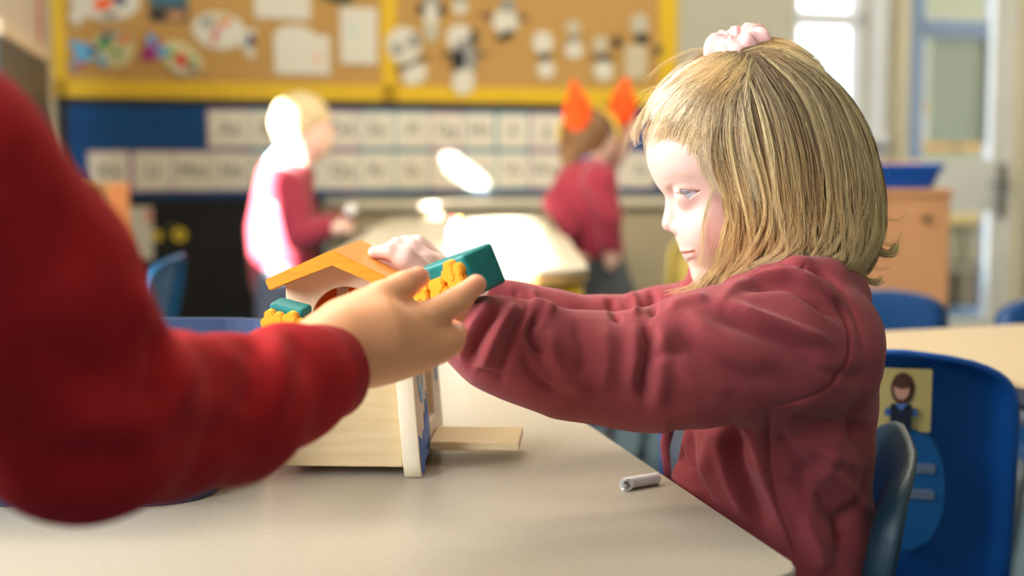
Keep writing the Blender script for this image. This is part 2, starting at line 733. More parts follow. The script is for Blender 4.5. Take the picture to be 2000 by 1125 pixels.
for c, d in ((gz, 1.86), (.14, lz1)):
    bm = bmesh.new()
    bm_box(bm, ((g0 + g1) / 2, 0.03, (c + d) / 2), (g1 - g0, 0.008, d - c))
    on_wall('door_pane', bm, M_GLASS, parent=d1)
hs, hz = wall_sz(1956, 372)
bm = bmesh.new()
bm_box(bm, (hs, -0.002, hz), (0.045, 0.012, 0.24), bevel=0.004)
bm_tube(bm, [(hs, 0, hz + .03), (hs, -0.05, hz + .03), (hs - .11, -0.055, hz + .03)], 0.010, 8)
on_wall('door_handle', bm, mat('steel', (150, 150, 150), 0.3, metal=1.0), parent=d1)

# room beyond the door, open to the sky except under the added slab
bm = bmesh.new()
bm_box(bm, (ds0 + 1.24 + 1.0, 2.0, 1.1), (2.0, 0.1, 2.2))
o = on_wall('wall_corridor', bm, mat('corridor_paint', (178, 172, 140), 0.85, var=0.03, scale=3))
o['kind'] = 'structure'


bm = bmesh.new()
bm_box(bm, (ds0 + .2 + 1.5, 1.05, 2.40), (3.0, 1.8, 0.08))
o = on_wall('corridor_shade_slab', bm, M_CEIL)  # unseen slab added to darken the corridor
o['kind'] = 'structure'


def far_sz(px, py, depth):
    r = ray(px, py)
    w = W0 - WN * depth
    t = (w - CAM).dot(WN) / r.dot(WN)
    p = CAM + r * t
    return (p - w).dot(WT), p.z


# pinboard with two pictures on the corridor wall
fs0, fz1 = far_sz(1782, 205, 1.93)
fs1, fz0 = far_sz(1950, 292, 1.93)
nb = empty('corridor_pinboard')
tag(nb, 'orange-edged pinboard with two small pictures seen through the door glass', 'pinboard')
bm = bmesh.new()
for (a, b, c, d) in ((fs0, fs1, fz0, fz0 + .05), (fs0, fs1, fz1 - .05, fz1), (fs0, fs0 + .06, fz0, fz1), (fs1 - .06, fs1, fz0, fz1), ((fs0 + fs1) / 2 - .03, (fs0 + fs1) / 2 + .03, fz0, fz1)):
    bm_box(bm, ((a + b) / 2, 1.93, (c + d) / 2), (b - a, 0.03, d - c))
on_wall('frame', bm, mat('orange_border', (206, 150, 60), 0.6, var=0.05), parent=nb)
for k, colr in enumerate(((150, 120, 105), (186, 110, 90))):
    cx = fs0 + (fs1 - fs0) * (0.27 + 0.46 * k)
    bm = bmesh.new()
    bm_box(bm, (cx, 1.935, (fz0 + fz1) / 2), ((fs1 - fs0) * .36, 0.01, (fz1 - fz0) * .72), 0)
    for f in bm_prism(bm, ellipse(cx, (fz0 + fz1) / 2, .05, .07), 1.922, 1.93, 1):
        pass
    on_wall('picture', bm, [mat('picture_paper', (205, 196, 176), 0.8), mat('picture_ink%d' % k, colr, 0.8)], parent=nb)
# added blue frame imitating the reflection in the door glass, with a grey-green panel
bm = bmesh.new()
q0 = far_sz(1786, 150, 1.12)
q1 = far_sz(1946, 60, 1.12)
refl = empty('reflection_frame')
tag(refl, 'blue posts imitating a reflection in the door glass, with a grey-green sheet', 'screen')
for (a, b, c, d) in ((q0[0] - .05, q0[0] + .05, 0, 2.1), (q1[0] - .05, q1[0] + .05, 0, 2.1), (q0[0], q1[0], q1[1] - .05, q1[1] + .05)):
    bm_box(bm, ((a + b) / 2, 1.12, (c + d) / 2), (b - a, 0.05, d - c), bevel=0.012)
for sx in (q0[0], q1[0]):
    bm_box(bm, (sx, 1.12, 0.02), (0.14, 0.4, 0.04), bevel=0.006)
on_wall('frame', bm, mat('reflection_blue', (132, 146, 174), 0.22, spec=0.8, coat=0.6), parent=refl)
bm = bmesh.new()
bm_box(bm, ((q0[0] + q1[0]) / 2 + .03, 1.14, q1[1] - .32), (q1[0] - q0[0] - .16, 0.012, .56))
on_wall('sheet', bm, mat('greygreen_sheet', (168, 170, 148), 0.7, var=0.02), parent=refl)
# wooden bookcase behind the lower pane
bk = empty('corridor_bookcase')
tag(bk, 'low wooden bookcase with dark openings behind the lower door pane', 'bookcase')
e0, ez = far_sz(1700, 428, 1.75)
e1, _ = far_sz(1960, 428, 1.75)
bm = bmesh.new()
bm_box(bm, ((e0 + e1) / 2, 1.6, ez), (e1 - e0, 0.36, 0.05), bevel=0.004)
on_wall('top', bm, mat('yellow_pine', (208, 172, 96), 0.5, var=0.06, scale=5, stretch=(1, 8, 8)), parent=bk)
bm = bmesh.new()
for t in (0, .5, 1):
    bm_box(bm, (e0 + (e1 - e0) * t, 1.62, ez / 2), (0.03, 0.3, ez - .04))
bm_box(bm, ((e0 + e1) / 2, 1.76, ez / 2), (e1 - e0, 0.02, ez - .04))
bm_box(bm, ((e0 + e1) / 2, 1.62, ez * .45), (e1 - e0, 0.3, 0.03))
bm_box(bm, ((e0 + e1) / 2, 1.50, ez * .72), (e1 - e0 - .04, 0.02, ez * .40))
on_wall('carcass', bm, mat('grey_wood', (166, 148, 112), 0.6, var=0.08, scale=6, stretch=(8, 8, 1)), parent=bk)
bm = bmesh.new()
bm_box(bm, ((e0 + e1) / 2, 1.62, ez * .22), (e1 - e0 - .1, 0.22, ez * .38), bevel=0.01)
on_wall('storage_bin', bm, mat('brown_bin', (104, 84, 62), 0.7, var=0.1), parent=bk)

# ------------------------------------------------------------------ display boards on the back wall
cork = empty('cork_noticeboard')
tag(cork, 'big brown cork noticeboard with a yellow border, above the blue letter board', 'noticeboard')
cs0 = wall_sz(100, 180)[0]
cs1 = wall_sz(1318, 150)[0]
cz0 = wall_sz(600, 196)[1]
cz1 = 1.62
bm = bmesh.new()
bm_box(bm, ((cs0 + cs1) / 2, -0.008, (cz0 + cz1) / 2), (cs1 - cs0 - .02, 0.016, cz1 - cz0 - .02))
on_wall('cork_panel', bm, mat('cork', (178, 138, 78), 0.95, var=0.10, scale=60, bump=0.3, bscale=300), parent=cork)
bm = bmesh.new()
bw = 0.052
dv = wall_sz(757, 60)[0]
for (a, b, c, d) in ((cs0, cs1, cz0, cz0 + bw * 1.15), (cs0, cs0 + bw, cz0, cz1), (cs1 - bw * 1.5, cs1, cz0, cz1), (cs0, cs1, cz1 - bw, cz1), (dv - bw * .55, dv + bw * .55, cz0, cz1)):
    bm_box(bm, ((a + b) / 2, -0.010, (c + d) / 2), (b - a, 0.020, d - c))
on_wall('border', bm, mat('yellow_border', (212, 172, 28), 0.6, var=0.05, scale=30), parent=cork)

blue = empty('letter_board')
tag(blue, 'long dark blue display board with a black edge holding the alphabet cards', 'display board')
bs0 = wall_sz(113, 280)[0]
bs1 = wall_sz(1330, 280)[0]
bz1 = wall_sz(600, 198)[1]
bz0 = wall_sz(600, 383)[1]
bm = bmesh.new()
bm_box(bm, ((bs0 + bs1) / 2, -0.006, (bz0 + bz1) / 2), (bs1 - bs0, 0.012, bz1 - bz0))
on_wall('panel', bm, mat('blue_felt', (12, 66, 116), 0.9, var=0.08, scale=10, bump=0.1), parent=blue)
bm = bmesh.new()
for (a, b, c, d) in ((bs0, bs1, bz1 - .02, bz1), (bs0, bs0 + .035, bz0, bz1)):
    bm_box(bm, ((a + b) / 2, -0.010, (c + d) / 2), (b - a, 0.02, d - c))
on_wall('edging', bm, mat('black_edging', (22, 22, 26), 0.6), parent=blue)

# black backed panel below it
bp0 = wall_sz(60, 500)[0]
bp1 = wall_sz(684, 420, 0.36)[0] - 0.02
bm = bmesh.new()
bm_box(bm, ((bp0 + bp1) / 2, -0.005, bz0 / 2 + 0.02), (bp1 - bp0, 0.010, bz0 - 0.04))
o = on_wall('black_display_panel', bm, mat('black_paper', (30, 29, 28), 0.9, var=0.25, scale=5), loc_s=(bp0 + bp1) / 2, loc_z=bz0 / 2)
tag(o, 'black paper-covered panel on the wall below the blue letter board', 'panel')

M_CARD = mat('card_white', (214, 207, 188), 0.8, var=0.02, scale=12)
M_INK = mat('card_ink', (70, 66, 60), 0.8)
M_PINKCARD = mat('card_pink', (186, 140, 150), 0.8)
M_MINTCARD = mat('card_mint', (150, 180, 176), 0.8)
row1 = [('Aa', 447, 80), ('Bb', 525, 72), ('Cc', 597, 70), ('Dd', 666, 66), ('Ee', 735, 64), ('Ff', 804, 62), ('Gg', 870, 60), ('Hh', 934, 58), ('Ii', 1000, 58), ('Jj', 1065, 58)]
row2 = [('Kk', 213, 76), ('Ll', 298, 74), ('Mm', 376, 74), ('Nn', 452, 74), ('Oo', 528, 70), ('Pp', 598, 68), ('Qq', 666, 66), ('Rr', 735, 64), ('Ss', 803, 62), ('Tt', 870, 60), ('Uu', 936, 58),
        ('Vv', 1000, 58), ('Ww', 1064, 58), ('Xx', 1126, 58), ('Yy', 1188, 56), ('Zz', 1248, 56)]
for row, y, hh in ((row1, 254, 0.128), (row2, 333, 0.132)):
    zc = wall_sz(760, y)[1]
    for i, (t, px, w) in enumerate(row):
        s, _ = wall_sz(px, y)
        sa, sb = wall_sz(px - w / 2, y)[0], wall_sz(px + w / 2, y)[0]
        c = empty('alphabet_card')
        tag(c, 'white alphabet card showing the letters %s on the blue board' % t, 'card', 'alphabet cards on the blue board')
        tilt = ((i * 37) % 7 - 3) * 0.004
        bm = bmesh.new()
        bm_prism(bm, rrect(-(sb - sa) / 2 - .006, -hh / 2 - .006, (sb - sa) / 2 + .006, hh / 2 + .006, .006, 3), -0.0145, -0.0125)
        bmesh.ops.rotate(bm, verts=bm.verts, matrix=Matrix.Rotation(tilt, 3, 'Y'))
        bmesh.ops.translate(bm, verts=bm.verts, vec=(s, 0, zc))
        on_wall('mount', bm, M_PINKCARD if (row is row2 and i < 4) else (M_MINTCARD if i % 3 else M_PINKCARD), parent=c)
        bm = bmesh.new()
        bm_prism(bm, rrect(-(sb - sa) / 2, -hh / 2, (sb - sa) / 2, hh / 2, .004, 3), -0.0165, -0.0148)
        bmesh.ops.rotate(bm, verts=bm.verts, matrix=Matrix.Rotation(tilt, 3, 'Y'))
        bmesh.ops.translate(bm, verts=bm.verts, vec=(s, 0, zc))
        on_wall('sheet', bm, M_CARD, parent=c)
        me = text_mesh(t, 0.068, 0.0005)
        lo_ = link_mesh('letters', me, None, M_INK)
        lo_.matrix_world = wm(0) @ Matrix.Translation((s, -0.0172, zc)) @ Matrix.Rotation(math.radians(90), 4, 'X')
        lo_.parent = c

# ------------------------------------------------------------------ children's work pinned to the cork
def pinned(name, label, cat, px, py, layers, group=None, off=0.0215):
    """layers: (polygon in photo points about the middle, material); each a paper layer of its own thickness"""
    s0, z0 = wall_sz(px, py)
    k = (wall_sz(px + 50, py)[0] - wall_sz(px - 50, py)[0]) / 100
    kz = (wall_sz(px, py - 50)[1] - wall_sz(px, py + 50)[1]) / 100
    bm = bmesh.new()
    ms = []
    y = -off
    for poly, m in layers:
        if m not in ms:
            ms.append(m)
        bm_prism(bm, [(s0 + x * k, z0 - yy * kz) for x, yy in poly], y - 0.0014, y, ms.index(m))
        y -= 0.0018
    o = on_wall(name, bm, ms, loc_s=s0, loc_z=z0)
    tag(o, label, cat, group)
    return o


def pm(n, rgb):
    return mat('paint_' + n, rgb, 0.8)


PW = pm('paper', (206, 200, 182))
RED, ORG, NAVY, SKYB, GRN, YEL, PUR, GRY, CRM, BLK, DGR = (pm('red', (196, 50, 30)), pm('orange', (228, 92, 26)), pm('navy', (44, 60, 104)), pm('sky', (92, 160, 200)),
    pm('green', (30, 148, 84)), pm('yellow', (220, 190, 40)), pm('purple', (150, 44, 110)), pm('grey', (140, 140, 132)), pm('cream', (196, 186, 140)), pm('black', (38, 38, 40)), pm('dark', (84, 72, 60)))
fish_body = lambda rx, ry, rot=0: ellipse(0, 0, rx, ry, 28, rot)
tailL = lambda x, s=1: [(x + 12 * s, -6), (x + 12 * s, 6), (x - 22 * s, 26), (x - 14 * s, 0), (x - 22 * s, -26)]


def tri(x, y, r, a=0.0, n=3):
    return ellipse(x, y, r, r * .8, n, a)


def shift(poly, dx, dy):
    return [(x + dx, y + dy) for x, y in poly]


pinned('fish_picture', 'white paper fish with orange and navy patches at the top edge of the board', 'picture', 205, 10,
       [(ellipse(10, -2, 58, 34, 28, -.15), PW), ([(-30, -10), (-30, 16), (-56, 44), (-72, 30), (-62, 0), (-76, -20), (-60, -30)], PW), (ellipse(-4, -2, 22, 12, 10, -.4), ORG), (ellipse(28, -10, 15, 10, 9, .5), NAVY), (ellipse(8, 20, 16, 8, 9), GRY)], 'paper fish on the cork board')
pinned('fish_picture', 'paper fish with green collage and a blue tail above the yellow border corner', 'picture', 206, 98,
       [(ellipse(14, -2, 42, 36, 28), CRM), ([(-20, -4), (-20, 12), (-56, 40), (-70, 36), (-58, 8), (-72, -12), (-58, -16)], SKYB), (ellipse(-24, 2, 10, 8, 8), NAVY), (ellipse(2, -24, 12, 8, 7, -.6), NAVY), (ellipse(-4, -10, 12, 9, 6), GRN), (ellipse(20, 6, 9, 7, 6, .5), GRN),
        (ellipse(36, -20, 9, 8, 6), ORG), (ellipse(-8, 22, 9, 11, 8), SKYB), (ellipse(-52, 30, 10, 6, 8), RED), (ellipse(14, -30, 20, 5, 8, .2), GRY)], 'paper fish on the cork board')
pinned('fish_picture', 'paper fish with a red triangle and purple tail, second along the lower row', 'picture', 335, 108,
       [(ellipse(18, 6, 44, 30, 28, .55), CRM), ([(-14, -10), (-22, 8), (-58, 14), (-60, 0), (-52, -14), (-48, -42), (-34, -40)], PUR), (ellipse(-20, -6, 12, 11, 8), SKYB), (ellipse(-40, -28, 9, 12, 8), SKYB), ([(2, 8), (18, -6), (34, 26), (12, 20)], RED), ([(10, -2), (20, -8), (26, 8)], ORG),
        (ellipse(-4, -4, 8, 7, 6), GRN), (ellipse(38, 10, 6, 7, 6), GRN), (ellipse(40, 28, 8, 6, 6), NAVY), (ellipse(10, 30, 18, 5, 8, .5), PW)], 'paper fish on the cork board')
pinned('fish_picture', 'large white paper fish with one red stroke and a grey tail', 'picture', 430, 65,
       [(ellipse(-4, -4, 52, 36, 28, .1), PW), ([(34, -6), (34, 20), (56, 50), (66, 46), (62, 16), (70, -10), (58, -8)], PW), ([(-14, -10), (-4, -8), (-12, 20), (-20, 22)], RED), (ellipse(8, -22, 14, 8, 8, -.6), ORG), (ellipse(-28, -20, 12, 10, 8), GRY), (ellipse(56, 14, 8, 14, 8, .2), NAVY), (ellipse(-2, -28, 18, 7, 8), CRM)], 'paper fish on the cork board')
pinned('photo_print', 'small dark blue photo print pinned between the paper fish', 'photo', 328, 12,
       [(rrect(-38, -30, 38, 32, 3, 2), DGR), (rrect(-34, -28, 36, 2, 2, 2), pm('teal', (60, 96, 110))), (ellipse(-22, 18, 14, 10, 8), BLK), (ellipse(14, 20, 20, 10, 8), pm('tan', (176, 130, 90)))])
pinned('paper_sheet', 'blank white sheet cut off by the top of the picture', 'paper', 549, 2, [(rrect(-54, -40, 55, 36, 3, 2), PW)], 'white sheets on the cork board')
pinned('paper_sheet', 'white sheet with a rounded raised corner and a faint orange dot', 'paper', 588, 100,
       [([(-54, 46), (-56, -30), (-40, -46), (-10, -50), (14, -44), (26, -32), (54, -30), (54, 46)], PW), (ellipse(30, 14, 10, 10, 10), pm('peach', (218, 176, 146)))], 'white sheets on the cork board')
pinned('paper_sheet', 'tall white sheet beside the yellow divider strip', 'paper', 698, 72,
       [(rrect(-36, -56, 36, 54, 3, 2), PW), (ellipse(-12, -12, 10, 12, 10), pm('palegreen', (184, 200, 184)))], 'white sheets on the cork board')
pinned('dark_leaf_picture', 'dark green cut-out at the top edge beside the white sheets', 'picture', 655, -6, [(ellipse(0, 0, 34, 14, 14, .2), pm('deepgreen', (62, 68, 44)))])


def bird(label, px, py, layers):
    pinned('paper_bird', label, 'picture', px, py, layers, 'black and white paper birds')


bird('big white paper bird with two round grey eyes hanging over the yellow strip', 790, 105, [(ellipse(-4, -16, 34, 36, 24), PW), (ellipse(16, 40, 26, 20, 20, -.6), PW), ([(-34, 34), (40, 4), (44, 10), (-6, 32)], DGR), (ellipse(-18, -8, 11, 12, 12), GRY), (ellipse(14, -24, 12, 13, 12), GRY)])
bird('paper bird with a pale body and black side wings at the top edge', 838, 30, [(ellipse(0, 24, 16, 30, 20), pm('paleg', (180, 172, 146))), (ellipse(0, -8, 16, 28, 20), PW), (ellipse(-19, -10, 9, 10, 10), BLK), (ellipse(20, -10, 9, 10, 10), BLK), (ellipse(0, -30, 18, 8, 12), GRY)])
bird('small grey and white paper bird cut off by the top edge', 895, 6, [(ellipse(0, 8, 14, 16, 18), PW), (ellipse(0, -10, 13, 12, 14), GRY)])
bird('tallest paper bird with a dark middle reaching down to the border', 899, 106, [(ellipse(-4, -30, 26, 28, 20), PW), (ellipse(4, 10, 24, 40, 20), GRY), (ellipse(2, 54, 22, 26, 20, .2), PW), (ellipse(-8, 12, 13, 22, 12), BLK), (ellipse(22, -32, 9, 18, 10), DGR), ([(-46, 4), (-22, -4), (-22, 8)], DGR), ([(52, 2), (28, -6), (28, 6)], DGR)])
bird('paper bird with spread brown wings and a black slanted foot', 983, 42, [([(-50, -14), (0, -18), (48, -12), (44, 0), (0, -2), (-46, -2)], pm('brownw', (120, 92, 64))), (ellipse(0, 2, 25, 26, 20), PW), (ellipse(4, -30, 15, 14, 14), GRY), (ellipse(0, 28, 20, 8, 12, -.5), BLK)])
bird('white paper bird in two ovals with one small black middle', 1058, 106, [(ellipse(-2, -22, 20, 23, 20), PW), (ellipse(4, 30, 17, 18, 20), PW), (ellipse(2, 6, 11, 9, 12), BLK)])
bird('smallest pale paper bird with a grey middle', 1115, 76, [(ellipse(0, -22, 14, 14, 16), pm('palebird', (184, 176, 152))), (ellipse(2, 22, 18, 17, 18), PW), ([(-18, 6), (8, -8), (14, 4), (-8, 12)], GRY)])
bird('paper bird with a brown bar between two white ovals', 1170, 112, [(ellipse(-2, -24, 15, 17, 16), pm('palebird', (184, 176, 152))), (ellipse(4, 26, 19, 20, 18), PW), (ellipse(2, 2, 20, 8, 12), DGR)])
bird('paper bird with a tall body and black wing spots beside the end border', 1240, 92, [(ellipse(4, -44, 17, 22, 18), pm('palebird', (184, 176, 152))), (rrect(-24, -4, 18, 62, 10, 4), pm('paleb2', (190, 178, 146))), (ellipse(8, -16, 15, 11, 12), BLK), (ellipse(-40, -8, 9, 12, 12), BLK), (ellipse(40, 6, 9, 10, 12), DGR)])

# pale posters and yellow paper flowers on the black panel
pinned('poster_sheet', 'pale poster with a pink corner pinned on the black panel', 'poster', 262, 456, [(rrect(-36, -52, 36, 52, 2, 2), PW), (ellipse(28, -34, 9, 16, 10), pm('pinkc', (206, 150, 130)))], off=0.011)
pinned('poster_sheet', 'lower pale poster with a dark blot beside the blue chair', 'poster', 268, 596, [(rrect(-36, -46, 36, 60, 2, 2), PW), (ellipse(14, 10, 10, 14, 10), BLK)], off=0.011)
pinned('paper_flower', 'small yellow paper flower on the black panel next to the poster', 'decoration', 306, 460, [(ellipse(0, 0, 11, 11, 7), YEL), (ellipse(0, 0, 4, 4, 8), DGR)], off=0.011)
pinned('paper_flower', 'larger yellow paper flower on the black panel nearer the boy', 'decoration', 350, 458, [(ellipse(0, 0, 15, 14, 7), YEL), (ellipse(0, 0, 5, 5, 8), DGR), (ellipse(-14, -16, 12, 7, 8), pm('olive', (84, 80, 40)))], off=0.011)

# ------------------------------------------------------------------ low cabinet along the back wall
M_BEIGE = mat('beige_laminate', (182, 168, 136), 0.6, var=0.03, scale=6)
ca0 = wall_sz(684, 420, 0.36)[0]
ca1 = wall_sz(1352, 420, 0.36)[0]
cab = empty('low_cabinet')
tag(cab, 'long low beige cabinet standing under the letter board', 'cabinet')
CH = 0.695
bm = bmesh.new()
bm_box(bm, ((ca0 + ca1) / 2, -0.19, CH / 2 - .012), (ca1 - ca0, 0.34, CH - .03), bevel=0.004)
on_wall('body', bm, M_BEIGE, parent=cab)
bm = bmesh.new()
bm_box(bm, ((ca0 + ca1) / 2, -0.20, CH - .012), (ca1 - ca0 + .02, 0.38, 0.024), bevel=0.004)
on_wall('worktop', bm, mat('pale_top', (206, 196, 170), 0.5, var=0.02), parent=cab)
for k in range(4):
    a = ca0 + (ca1 - ca0) * k / 4 + .01
    b = ca0 + (ca1 - ca0) * (k + 1) / 4 - .01
    bm = bmesh.new()
    bm_box(bm, ((a + b) / 2, -0.368, CH / 2 - .01), (b - a, 0.016, CH - .10), bevel=0.004)
    dr = on_wall('door', bm, M_BEIGE, parent=cab)
    bm = bmesh.new()
    bm_tube(bm, [(b - .05, -0.376, CH * .6), (b - .05, -0.395, CH * .6), (b - .05, -0.395, CH * .6 + .09), (b - .05, -0.376, CH * .6 + .09)], 0.005, 8)
    h = on_wall('handle', bm, mat('steel', (150, 150, 150), 0.3, metal=1.0))
    h.parent = dr
    h.matrix_parent_inverse = dr.matrix_world.inverted()

# ------------------------------------------------------------------ freestanding white display screen at the picture's edge
SA = P(108, 200, 4.6)
SB = P(0, 200, 3.4)
A2 = Vector((SA.x, SA.y, 0))
B2 = Vector((SB.x, SB.y, 0))
tv = (B2 - A2).normalized()
B2 = B2 + tv * 0.02
scr_len = (B2 - A2).length
SM = Matrix(((tv.x, -tv.y, 0, A2.x), (tv.y, tv.x, 0, A2.y), (0, 0, 1, 0), (0, 0, 0, 1)))


def on_screen(name, bm, m, parent):
    bmesh.ops.recalc_face_normals(bm, faces=bm.faces)
    me = bpy.data.meshes.new(name)
    bm.to_mesh(me)
    bm.free()
    o = link_mesh(name, me, parent, m)
    o.matrix_local = SM
    return o


ds = empty('display_screen')
tag(ds, 'freestanding white display screen with a dark inset board, beside the cork board', 'screen')
bm = bmesh.new()
bm_box(bm, (scr_len / 2, -0.02, 0.70), (scr_len, 0.03, 1.32), bevel=0.004)
on_screen('panel', bm, mat('screen_white', (186, 178, 158), 0.7, var=0.03), ds)
for xx in (0.1, scr_len - .1):
    bm = bmesh.new()
    bm_box(bm, (xx, -0.02, 0.02), (0.05, 0.36, 0.04), bevel=0.004)
    on_screen('foot', bm, mat('steel', (150, 150, 150), 0.3, metal=1.0), ds)
bm = bmesh.new()
bm_box(bm, (0.26 + (scr_len - .26) / 2, 0.002, 0.72), (scr_len - .26, 0.014, 0.84), bevel=0.003)
on_screen('dark_board', bm, mat('dark_board', (62, 60, 54), 0.4, var=0.2, scale=5), ds)
bm = bmesh.new()
for (a, b, c, d) in ((0.20, 0.26, 0.28, 1.18), (0.20, scr_len, 1.14, 1.18)):
    bm_box(bm, ((a + b) / 2, 0.004, (c + d) / 2), (b - a, 0.022, d - c), bevel=0.003)
on_screen('board_frame', bm, mat('pale_frame', (196, 182, 150), 0.6), ds)
bm = bmesh.new()
bm_prism(bm, [(0.30, 1.20), (0.34, 1.19), (0.37, 1.26), (0.36, 1.33), (0.31, 1.33)], -0.006, -0.003)
o = on_screen('red_cutout', bm, pm('red', (196, 50, 30)), None)
tag(o, 'narrow red paper cut-out pinned near the top of the white screen', 'decoration')

# wooden bookcase end and the things at the left of the room
M_PINE = mat('pine', (206, 160, 96), 0.5, var=0.08, scale=7, stretch=(6, 6, 0.8))
bc = empty('wooden_bookcase', P(190, 400, 4.05) * 1)
bc.location.z = 0
tag(bc, 'low pine bookcase whose end shows above the red sleeve', 'bookcase')
bh = P(200, 374, 4.0).z
bm = bmesh.new()
bm_box(bm, (0.045, 0, bh / 2), (0.03, 0.24, bh), bevel=0.003)
from_bm('side_panel', bm, M_PINE, bc)
bm = bmesh.new()
bm_box(bm, (-0.115, 0, bh / 2), (0.022, 0.24, bh), bevel=0.003)
from_bm('side_panel', bm, M_PINE, bc)
bm = bmesh.new()
bm_box(bm, (-0.034, 0, bh + .010), (0.19, 0.25, 0.022), bevel=0.004)
from_bm('top', bm, M_PINE, bc)
for z in (0.06, 0.30, 0.52):
    bm = bmesh.new()
    bm_box(bm, (-0.037, -.004, z), (0.132, 0.225, 0.018))
    from_bm('shelf', bm, M_PINE, bc)
bm = bmesh.new()
bm_box(bm, (-0.037, 0.114, bh / 2), (0.132, 0.01, bh - .01))
from_bm('back_panel', bm, M_PINE, bc)


# ------------------------------------------------------------------ chairs
def shell_mesh():
    prof = smooth_pts([(-.175, .362), (-.165, .381), (-.12, .388), (-.04, .384), (.05, .379), (.10, .386), (.128, .412), (.143, .46), (.156, .52), (.170, .59), (.180, .66)], 5)
    L = np.concatenate([[0], np.cumsum(np.linalg.norm(np.diff(prof, axis=0), axis=1))])
    S = L[-1]
    rows = np.concatenate([np.linspace(0, S - .07, 22), S - .07 * (1 - np.linspace(0, 1, 10)[1:] ** .6)])
    nu = 29
    V = []
    for s in rows:
        y, z = np.interp(s, L, prof[:, 0]), np.interp(s, L, prof[:, 1])
        q = max(0, (s - (S - .07)) / .07)
        q0 = max(0, (.05 - s) / .05)
        hw = .178 * (1 - min(q, .985) ** 3.2) ** (1 / 3.2) * (1 - .12 * q0 ** 2)
        back = np.clip((s - .30) / .08, 0, 1)
        for u in np.linspace(-1, 1, nu):
            lip = max(0, abs(u) - .80) / .20
            cav = .020 * u * u
            yy = y - cav * back * (1 - q ** 4) + back * .026 * lip ** 2 * (1 - q ** 3) + back * .020 * q ** 3
            zz = z + (1 - back) * (cav * .5 - .022 * lip ** 2)
            V.append((u * hw, yy, zz))
    n = len(rows)
    Q = [(i * nu + j, i * nu + j + 1, (i + 1) * nu + j + 1, (i + 1) * nu + j) for i in range(n - 1) for j in range(nu - 1)]
    bm = bmesh.new()
    vs = [bm.verts.new(v) for v in V]
    for q in Q:
        bm.faces.new([vs[k] for k in q])
    bmesh.ops.recalc_face_normals(bm, faces=bm.faces)
    bmesh.ops.solidify(bm, geom=bm.faces[:], thickness=0.006)
    me = bpy.data.meshes.new('shell')
    bm.to_mesh(me)
    bm.free()
    return me


SHELL = shell_mesh()
bm = bmesh.new()
bm_tube(bm, [(0, 0, 0.012), (0, 0.012, 0.372)], 0.011, 10)
LEGME = bpy.data.meshes.new('leg')
bm.to_mesh(LEGME)
bm.free()
M_STEELLEG = mat('grey_tube', (120, 124, 128), 0.35, metal=0.8)
LEGME.materials.append(M_STEELLEG)
bm = bmesh.new()
bm_tube(bm, [(0, 0, 0), (0, 0, 0.03)], [0.015, 0.013], 10)
FOOTME = bpy.data.meshes.new('foot')
bm.to_mesh(FOOTME)
bm.free()
FOOTME.materials.append(mat('black_rubber', (26, 26, 28), 0.7))


def chair(label, loc, rz, shell_mat, scale=1.0, group=None):
    t = empty('school_chair', loc, rz)
    t.scale = (scale,) * 3
    tag(t, label, 'chair', group)
    me = SHELL.copy()
    s = link_mesh('shell', me, t, shell_mat, True)
    for sx in (-1, 1):
        for yy, lean in ((-.13, -.02), (.10, .05)):
            l = bpy.data.objects.new('leg', LEGME)
            COL.objects.link(l)
            l.parent = t
            l.location = (sx * .155, yy + lean, 0)
            l.rotation_euler = (lean / .33, -sx * .09, 0)
            f = bpy.data.objects.new('foot', FOOTME)
            COL.objects.link(f)
            f.parent = l
    return t


M_BLUEP = mat('blue_plastic', (10, 80, 160), 0.42, var=0.03, scale=5, bump=0.12, bscale=700, spec=0.4)
M_TEALP = mat('teal_plastic', (8, 46, 62), 0.45, var=0.05, scale=6, bump=0.15, bscale=600, spec=0.5)
M_NAVYP = mat('deep_blue_plastic', (8, 56, 102), 0.42, var=0.03, scale=5, bump=0.1, bscale=700)
M_YELP = mat('yellow_plastic', (240, 206, 104), 0.45, var=0.03, scale=5)
M_LBLUE = mat('mid_blue_plastic', (24, 104, 160), 0.42, var=0.03, scale=5)


def floor_at(px, d):
    p = P(px, 500, d)
    return Vector((p.x, p.y, 0))


